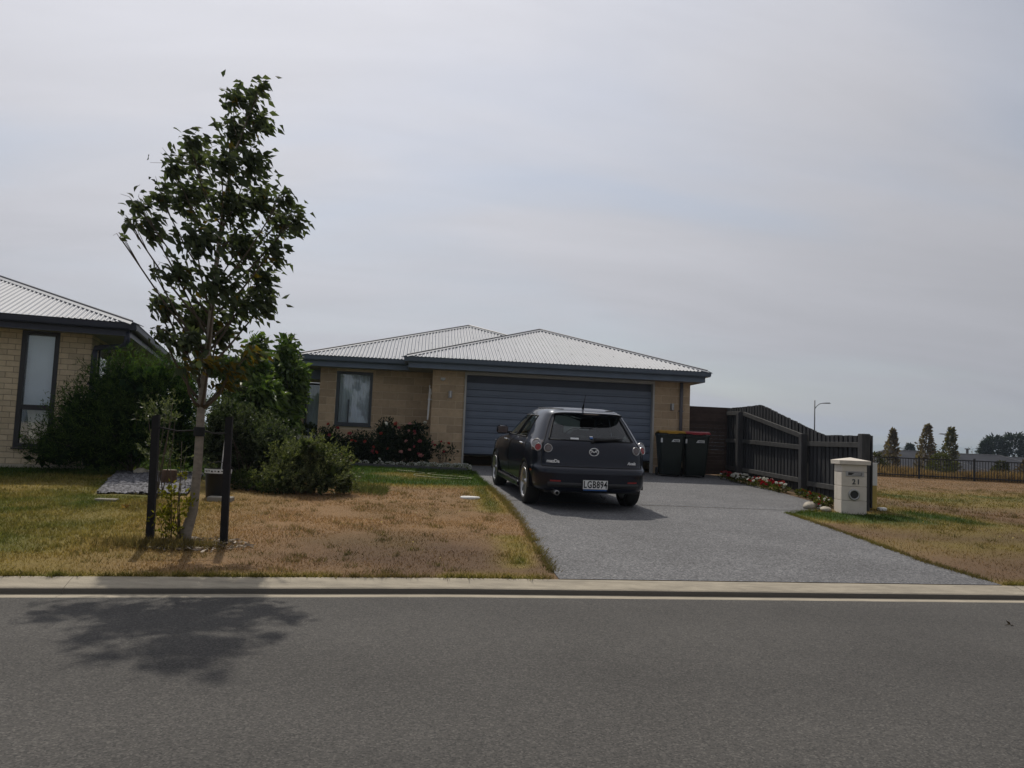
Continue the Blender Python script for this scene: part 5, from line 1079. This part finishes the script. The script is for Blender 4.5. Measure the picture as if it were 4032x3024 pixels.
c_ = [(-0.44,18.74,1.02,0.49,0.49),(-0.24,18.58,1.47,0.34,0.18)]; rose('rose_bush','broad rose bush with pale pink blooms against the plain wall',c_,(-.4,18.7),2000,bl(c_,9,['pale','pink','white']))
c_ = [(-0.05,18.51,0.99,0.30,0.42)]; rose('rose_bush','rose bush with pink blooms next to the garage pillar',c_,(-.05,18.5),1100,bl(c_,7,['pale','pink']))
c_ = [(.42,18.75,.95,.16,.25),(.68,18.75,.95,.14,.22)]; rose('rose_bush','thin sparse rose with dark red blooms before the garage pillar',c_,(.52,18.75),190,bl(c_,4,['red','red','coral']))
# white flowers at the bed edge
ORD = 'first second third fourth fifth sixth seventh eighth ninth tenth eleventh twelfth thirteenth fourteenth fifteenth sixteenth seventeenth eighteenth'.split()
for i, (x, y) in enumerate(((-1.35,18.15),(-1.0,18.12),(-.75,18.1),(-.5,18.1),(-.25,18.08),(0,18.08),(.25,18.05),(.55,18.02),(.8,18.0),(.98,18.02))):
    big_ = i > 4; R = tag(empty('alyssum', (x,y,g(x,y))), f'low white flower mound on the rose bed edging, {ORD[9-i]} counted from the garage', 'flowers', 'white flower mounds along the bed edging'); n = 260 if big_ else 70
    c_ = [(0,0,.06,.17 if big_ else .11,.075 if big_ else .05)]; P, d = in_clumps(c_, n, .8); link('blossoms', leafmesh('blossoms',P,d+np.array((0,-.3,.6)),.028,.026,ramp((.55,.58,.52),(.80,.80,.76),n,.1),.1,.1,True), R, 'petal')
    P, d = in_clumps(c_, n, .4); link('foliage', leafmesh('foliage',P,d+np.array((0,0,.5)),.03,.014,ramp((.06,.085,.04),(.13,.15,.09),n),.1,.1,True), R, 'leaf')
# red and white bedding plants along the timber fence
BP = [(7.38,18.0,'pink'),(7.40,17.65,'red'),(7.41,17.35,'white'),(7.42,17.05,'white'),(7.44,16.75,'white'),(7.45,16.5,'red'),(7.45,16.25,'white'),(7.47,16.0,'red'),(7.49,15.75,'red'),(7.50,15.5,'red'),(7.5,15.28,'white'),(7.55,14.6,'red'),(7.45,14.1,'white'),(7.42,13.8,'red'),(7.38,13.5,'white'),(7.3,13.2,'red'),(7.18,12.95,'white'),(6.88,12.62,'red')]
for i, (x, y, kd) in enumerate(BP):
    lab = {'pink':'dusky pink','red':'red-flowered','white':'white-flowered'}[kd]+f' bedding plant along the timber fence, {ORD[i]} counted from the bins'
    R = tag(empty('bedding_plant', (x-.08,y,g(x,y)+.02)), lab, 'flowers', {'pink':None,'red':'red bedding plants along the fence','white':'white bedding plants along the fence'}[kd]); n = 150; sz = .75 if i > 10 else 1.1
    P, d = in_clumps([(0,0,.07,.15*sz,.08*sz)], n, .4); link('foliage', leafmesh('foliage',P,d+np.array((0,0,.5)),.05,.03,ramp((.04,.05,.015),(.12,.12,.04),n),.2,.2), R, 'leaf')
    for q in range(9 if i <= 10 else 5):
        o = link('bloom', bloom_mesh(kd if random.random() < .75 else random.choice(['red','white','coral'])), R); o.location = (random.uniform(-.15,.13)*sz,random.uniform(-.17,.17)*sz,random.uniform(.07,.17)*sz); o.scale = (random.uniform(.7,1.05)*sz,)*3; o.rotation_euler = (random.uniform(-.5,.9),random.uniform(-.7,.3),0)
# dandelions and clover flowers on the lawn
n = 70; fx = np.concatenate([RNG.uniform(-5,1,30),RNG.uniform(6.5,12,40)]); fy = np.concatenate([RNG.uniform(6.6,12,30),RNG.uniform(9.5,14,40)]); kq = lawn_mask(fx,fy) | field_mask(fx,fy); fx, fy = fx[kq], fy[kq]; n = len(fx)
tag(link('lawn_flowers', leafmesh('lawn_flowers',np.stack([fx,fy,G(fx,fy)+.03],1),RNG.normal(size=(n,3))+np.array((0,0,.5)),.022,.022,ramp((.5,.36,.03),(.45,.42,.2),n),0,0,True),None,'petal'),'tiny yellow flowers scattered in the turf','flowers',kind='stuff')
for x, y, l in ((-3.55,9.9,'curled dead leaf lying on the lawn left of the stakes'),(9.6,9.2,'pale scrap lying in the dry grass of the field'),(9.0,10.6,'white flower head in the field grass behind the letterbox')):
    P = np.array([(0,0,.02),(.02,.03,.02),(-.03,.01,.025),(.0,-.03,.02)]); D_ = RNG.normal(size=(4,3))*.6+np.array((0,0,.3)); o = link('dead_leaf', leafmesh('dead_leaf',P,D_,.08,.05,ramp((.2,.12,.05),(.3,.2,.09),4) if x < 0 else ramp((.5,.42,.25),(.6,.52,.35),4),.5,.4), None, 'leaf'); o.location = (x,y,g(x,y)); tag(o,l,'leaf' if x < 0 else 'scrap')
for x, y, l in ((4.55,5.55,'small dark leaf lying on the road past the driveway'),(3.35,3.25,'small dark twig on the near road surface'),(4.3,6.62,'brown dead leaf caught in the gutter by the driveway')):
    D_ = RNG.normal(size=(3,3))*np.array((1,.5,.12)); o = link('fallen_leaf', leafmesh('fallen_leaf',np.zeros((3,3))+np.array((0,0,.008)),D_,.05,.018,ramp((.03,.02,.014),(.05,.034,.02),3) if y < 6 else ramp((.16,.08,.05),(.2,.1,.06),3),.3,.3), None, 'leaf'); o.location = (x,y,.0 if y < 6.2 else .004); tag(o,l,'leaf')
# ------------------------------------------------------------------ beyond: metal fence, tussock, trees, houses, lamps, hills
MF = tag(empty('metal_fence', (24,39,.2)), 'long black metal picket fence at the back of the field', 'fence')
A = Vector((21.5,40.3)); B = Vector((33.5,33.4)); L = (B-A).length; dv = (B-A)/L; ang = math.atan2(dv.y,dv.x)
m = MB(); m.box(-.014,.014,-.014,.014,0,1.0); pk = m.mesh('picket'); pk.materials.append(M['iron_black']); m = MB(); m.box(-.05,.05,-.05,.05,-.1,1.10); pst = m.mesh('post'); pst.materials.append(M['iron_black'])
s = 0.; k = 0
while s < L:
    p = A+dv*s; z = g(p.x,p.y); o = link('post' if k % 20 == 0 else 'picket', pst if k % 20 == 0 else pk, MF); o.location = Vector((p.x,p.y,z+.06))-MF.location; o.rotation_euler = (0,0,ang); s += .125; k += 1
for zr in (.16,1.04):
    m = MB(); m.box(0,L,-.02,.02,-.026,.026); o = m.build('rail','iron_black',MF); o.location = Vector((A.x,A.y,g(A.x,A.y)+zr))-MF.location; o.rotation_euler = (0,0,ang)
n = 26000; t = RNG.uniform(-.2,1.25,n); off_ = RNG.uniform(.5,4.5,n); nx_, ny_ = -dv.y, dv.x; gx = A.x+dv.x*L*t+nx_*off_; gy = A.y+dv.y*L*t+ny_*off_; hb = .25+.55*vnoise(gx,gy,1.6,8); Dt = RNG.normal(size=(n,3))*.28+np.array((.25,0,1))
tag(link('tussock_grass', leafmesh('tussock_grass',np.stack([gx,gy,G(gx,gy)],1),Dt,hb*RNG.uniform(.6,1.2,n),.035,ramp((.16,.105,.045),(.30,.205,.09),n),.3,.1,True),None,'blade'),'tall straw-coloured grass along the far side of the metal fence','grass',kind='stuff')
def far_tree(name, label, x, y, z0, h, rad, prof, n, size, width, c1, c2, cat='tree', group=None, wind=(0,0,0), trunk=.12, j=.25, droop=.0, layers=0):
    R = tag(empty(name,(x,y,z0)),label,cat,group); t = RNG.random(n)**.85
    if layers: t = np.clip((np.floor(t*layers)+RNG.random(n)**2*.75)/layers,0,1)
    a = RNG.uniform(0,6.283,n); lump = 1+.28*np.sin(a*3+t*9+x)+.2*np.sin(a*5-t*17+y); pr = np.interp(t,*prof)*rad*lump; r = pr*np.sqrt(RNG.uniform(.12,1,n)); zz_ = h*(.08+.92*t)
    P = np.stack([r*np.cos(a)+wind[0]*t*t*h*.12, r*np.sin(a), zz_-droop*r],1); D_ = np.stack([np.cos(a)*.7,np.sin(a)*.7,np.full(n,.35-droop)],1)+RNG.normal(size=(n,3))*.45+np.array(wind)
    link('crown', leafmesh('crown',P,D_,RNG.uniform(.6,1.3,n)*size,RNG.uniform(.8,1.2,n)*size*width,ramp(c1,c2,n,j),.2,.2,True), R, 'leaf')
    m = MB(); m.tube([(0,0,-.3),(0,0,h*.5),(wind[0]*h*.1,0,h*.92)],[trunk,trunk*.6,.02],7); m.build('trunk','bark',R,True); return R
POP = ([0,.15,.35,.6,.8,.92,1],[.5,.85,1,.72,.42,.2,.06])
gz = lambda x, y: g(x,y)
for x, y, top, r, lab, c1, c2 in ((39.6,62,3.6,.85,'brown windblown columnar tree nearest the letterbox beyond the metal fence',(.085,.068,.046),(.15,.115,.075)),(42.8,62,4.15,.98,'tallest brown windblown columnar tree, middle of three beyond the fence',(.09,.07,.048),(.165,.125,.082)),(45.2,62.3,4.0,.95,'greenish columnar tree with a street lamp head behind it',(.05,.058,.028),(.12,.10,.05))):
    far_tree('columnar_tree',lab,x,y,gz(x,y),top-gz(x,y),r,POP,1500,.30,.55,c1,c2,'tree','columnar trees beyond the metal fence',wind=(.45,0,.3))
SPR = ([0,.1,1],[.85,1,.04]); CON = ([0,.12,.2,.3,.4,.5,.58,.7,.78,.9,1],[.5,1,.7,1.05,.65,.92,.55,.75,.4,.42,.08])
far_tree('spruce_tree','small dark spruce behind the roof between the columnar trees',80.4,120,-2.8,6.6,2.0,SPR,1200,.7,.3,(.012,.02,.016),(.03,.045,.03),droop=.25,layers=9)
far_tree('spruce_tree','lower dark spruce just right of the tallest columnar tree',84.2,120,-2.8,6.0,1.9,SPR,1000,.7,.3,(.012,.02,.016),(.03,.045,.03),droop=.25,layers=8)
for x, y, top, r, lab in ((94.1,120,4.9,2.2,'slim pointed dark conifer leading the group at the edge'),(97.0,122,5.9,3.0,'dark pine with level branches in the conifer group'),(100.2,121,6.5,3.4,'broad tallest dark pine in the conifer group'),(104.5,122,6.2,3.2,'dark pine cut off by the picture edge')):
    far_tree('conifer_tree',lab,x,y,-2.8,top+2.8,r,SPR if r < 2.5 else CON,2600,.75,.32,(.010,.017,.015),(.028,.040,.032),'tree','dark conifers at the edge of the view',droop=.12,layers=7)
def far_shrub(x, y, h, r, lab, c1=(.03,.035,.016), c2=(.07,.07,.03)): far_tree('garden_shrub',lab,x,y,g(x,y)-.1,h,r,([0,.3,.7,1],[.8,1,.8,.3]),900,.16,.45,c1,c2,'shrub','shrubs behind the metal fence',trunk=.05)
far_shrub(25.6,41.5,1.35,.8,'dark rounded shrub behind the fence nearest the timber post'); far_shrub(29.6,41.3,1.45,.75,'leafy shrub behind the fence below the tallest columnar tree',(.035,.045,.014),(.085,.085,.03)); far_shrub(32.3,40.0,1.15,.45,'small shrub behind the fence left of the middle post'); far_shrub(33.9,39.9,1.3,.6,'brown shrub behind the middle of the metal fence',(.05,.036,.022),(.09,.06,.035)); far_shrub(36.2,38.6,1.1,.6,'green shrub behind the fence near the picture edge'); far_shrub(30.9,38.9,.55,.55,'low brown scrub at the foot of the metal fence',(.05,.034,.022),(.09,.06,.04)); far_shrub(36.8,41.5,1.5,.9,'pale green shrub before the conifers',(.05,.055,.02),(.11,.105,.045))
far_tree('sapling','thin nearly bare sapling beyond the second roof',88.5,116,-2.8,6.3,1.0,([0,.5,.52,1],[.0,.0,1,.6]),120,.3,.35,(.07,.07,.05),(.12,.11,.07),trunk=.06)
def far_house(x, y, w, d, base, eave, ridge, rz, label):
    R = tag(empty('far_house',(x,y,base),rz),label,'house'); m = MB(); m.box(-w/2,w/2,-d/2,d/2,0,eave-base); wa = m.build('wall','far_wall',R)
    o_ = .5; W_, D_ = w/2+o_, d/2+o_; h0, h1 = eave-base, ridge-base; rr_ = max(.2,W_-D_)
    m = MB(); m.add([(-W_,-D_,h0),(W_,-D_,h0),(W_,D_,h0),(-W_,D_,h0),(-rr_,0,h1),(rr_,0,h1)],[(0,1,5,4),(1,2,5),(2,3,4,5),(3,0,4),(0,3,2,1)]); ro = m.build('roof','far_roof',R)
    for a_, b_ in (((-W_,-D_,h0),(-rr_,0,h1)),((W_,-D_,h0),(rr_,0,h1)),((-rr_,0,h1),(rr_,0,h1))): m = MB(); m.tube([a_,b_],.07,6); m.build('ridge_cap','cap_edge',ro)
    m = MB(); m.box(-W_-.05,W_+.05,-D_-.12,-D_-.02,h0-.2,h0+.02); m.build('gutter','lamp_grey',ro)
    for k in range(int(w//3)):
        xx = -w/2+1.6+k*3; m = MB(); m.box(xx-.7,xx+.7,-d/2-.03,-d/2-.005,.9,2.1); wi = m.build('window','nalu',R); m = MB(); m.box(xx-.62,xx+.62,-d/2-.05,-d/2-.035,.98,2.02); m.build('pane','lamp_smoke',wi)
    return R
far_house(52,79,13,9,-2.9,.15,2.05,math.radians(-8),'far grey-roofed house behind the brown columnar trees'); far_house(61.5,80,14,9,-2.9,-.1,2.0,math.radians(-12),'far dark-roofed house right of the greenish columnar tree'); far_house(72.5,88,12,9,-2.9,-.2,1.9,math.radians(5),'far pale-gabled house below the conifers')
def lamp(x, y, z0, top, arm, label, r=.07):
    R = tag(empty('street_lamp',(x,y,z0)),label,'street lamp',None); h = top-z0
    m = MB(); m.tube([(0,0,-.2),(0,0,h*.5),(0,0,h)],[r*1.2,r,r*.75],8); m.build('pole','lamp_grey',R,True)
    m = MB(); m.tube([(0,0,h-.9),(arm*.12,0,h-.62),(arm*.3,0,h-.36),(arm*.5,0,h-.27),(arm*.62,0,h-.25)],[r*.55]*5,7); m.build('arm','lamp_grey',R,True)
    m = MB(); m.prism([(arm*.58,h-.30),(arm*1.05,h-.27),(arm*.95,h-.17),(arm*.62,h-.20)],-.13,.13); m.build('lamp_head','lamp_grey',R)
lamp(39.75,75,g(39.75,75),6.80,1.62,'tall dark street lamp rising behind the timber fence'); lamp(59.0,80,g(59,80),4.35,-1.9,'street lamp whose head shows beside the greenish columnar tree'); lamp(93.0,140,-2.8,3.4,-1.4,'small distant street lamp between the first two columnar trees')
pp = tag(empty('power_pole',(83.1,110,-2.8)),'short dark pole above the second far roof','pole'); m = MB(); m.tube([(0,0,0),(0,0,5.85)],[.22,.18],8); m.build('shaft','lamp_grey',pp); m = MB(); m.box(-.25,.25,-.25,.25,5.8,5.95); m.build('top_cap','lamp_grey',pp)
hx = np.linspace(-3000,5500,160); hh_ = 14+34*np.exp(-((hx-2330)/230)**2)+20*np.exp(-((hx-2010)/90)**2)+26*np.exp(-((hx-3300)/500)**2)+22*vnoise(hx,hx*0,420,6)+8*vnoise(hx,hx*0,90,7)
V = []; F_ = []
for i in range(160): V += [(hx[i],2750,-4),(hx[i],3000,-3+hh_[i]*.8),(hx[i],3250,-3+hh_[i]),(hx[i],3900,-4)]
for i in range(159):
    for k in range(3): F_.append((4*i+k,4*i+4+k,4*i+5+k,4*i+1+k))
tag(link('hills', npmesh('hills',np.array(V),np.array(F_),None,True),None,'hill'),'low distant hills on the horizon',kind='structure')
# air: one even, thin haze round the whole place
m = MB(); m.box(-4500,5500,-4500,6500,-6,75); hz = m.build('haze','hill'); hz.data.materials.clear()
hm = bpy.data.materials.new('haze'); hm.use_nodes = True; ht = hm.node_tree; ht.nodes.clear(); ho = ht.nodes.new('ShaderNodeOutputMaterial'); pv = ht.nodes.new('ShaderNodeVolumePrincipled'); pv.inputs['Color'].default_value = (.68,.83,1,1); pv.inputs['Density'].default_value = .00032; pv.inputs['Anisotropy'].default_value = .45
ht.links.new(pv.outputs[0], ho.inputs['Volume']); hz.data.materials.append(hm); tag(hz,'thin pale haze over the distant houses and hills','haze',kind='stuff')
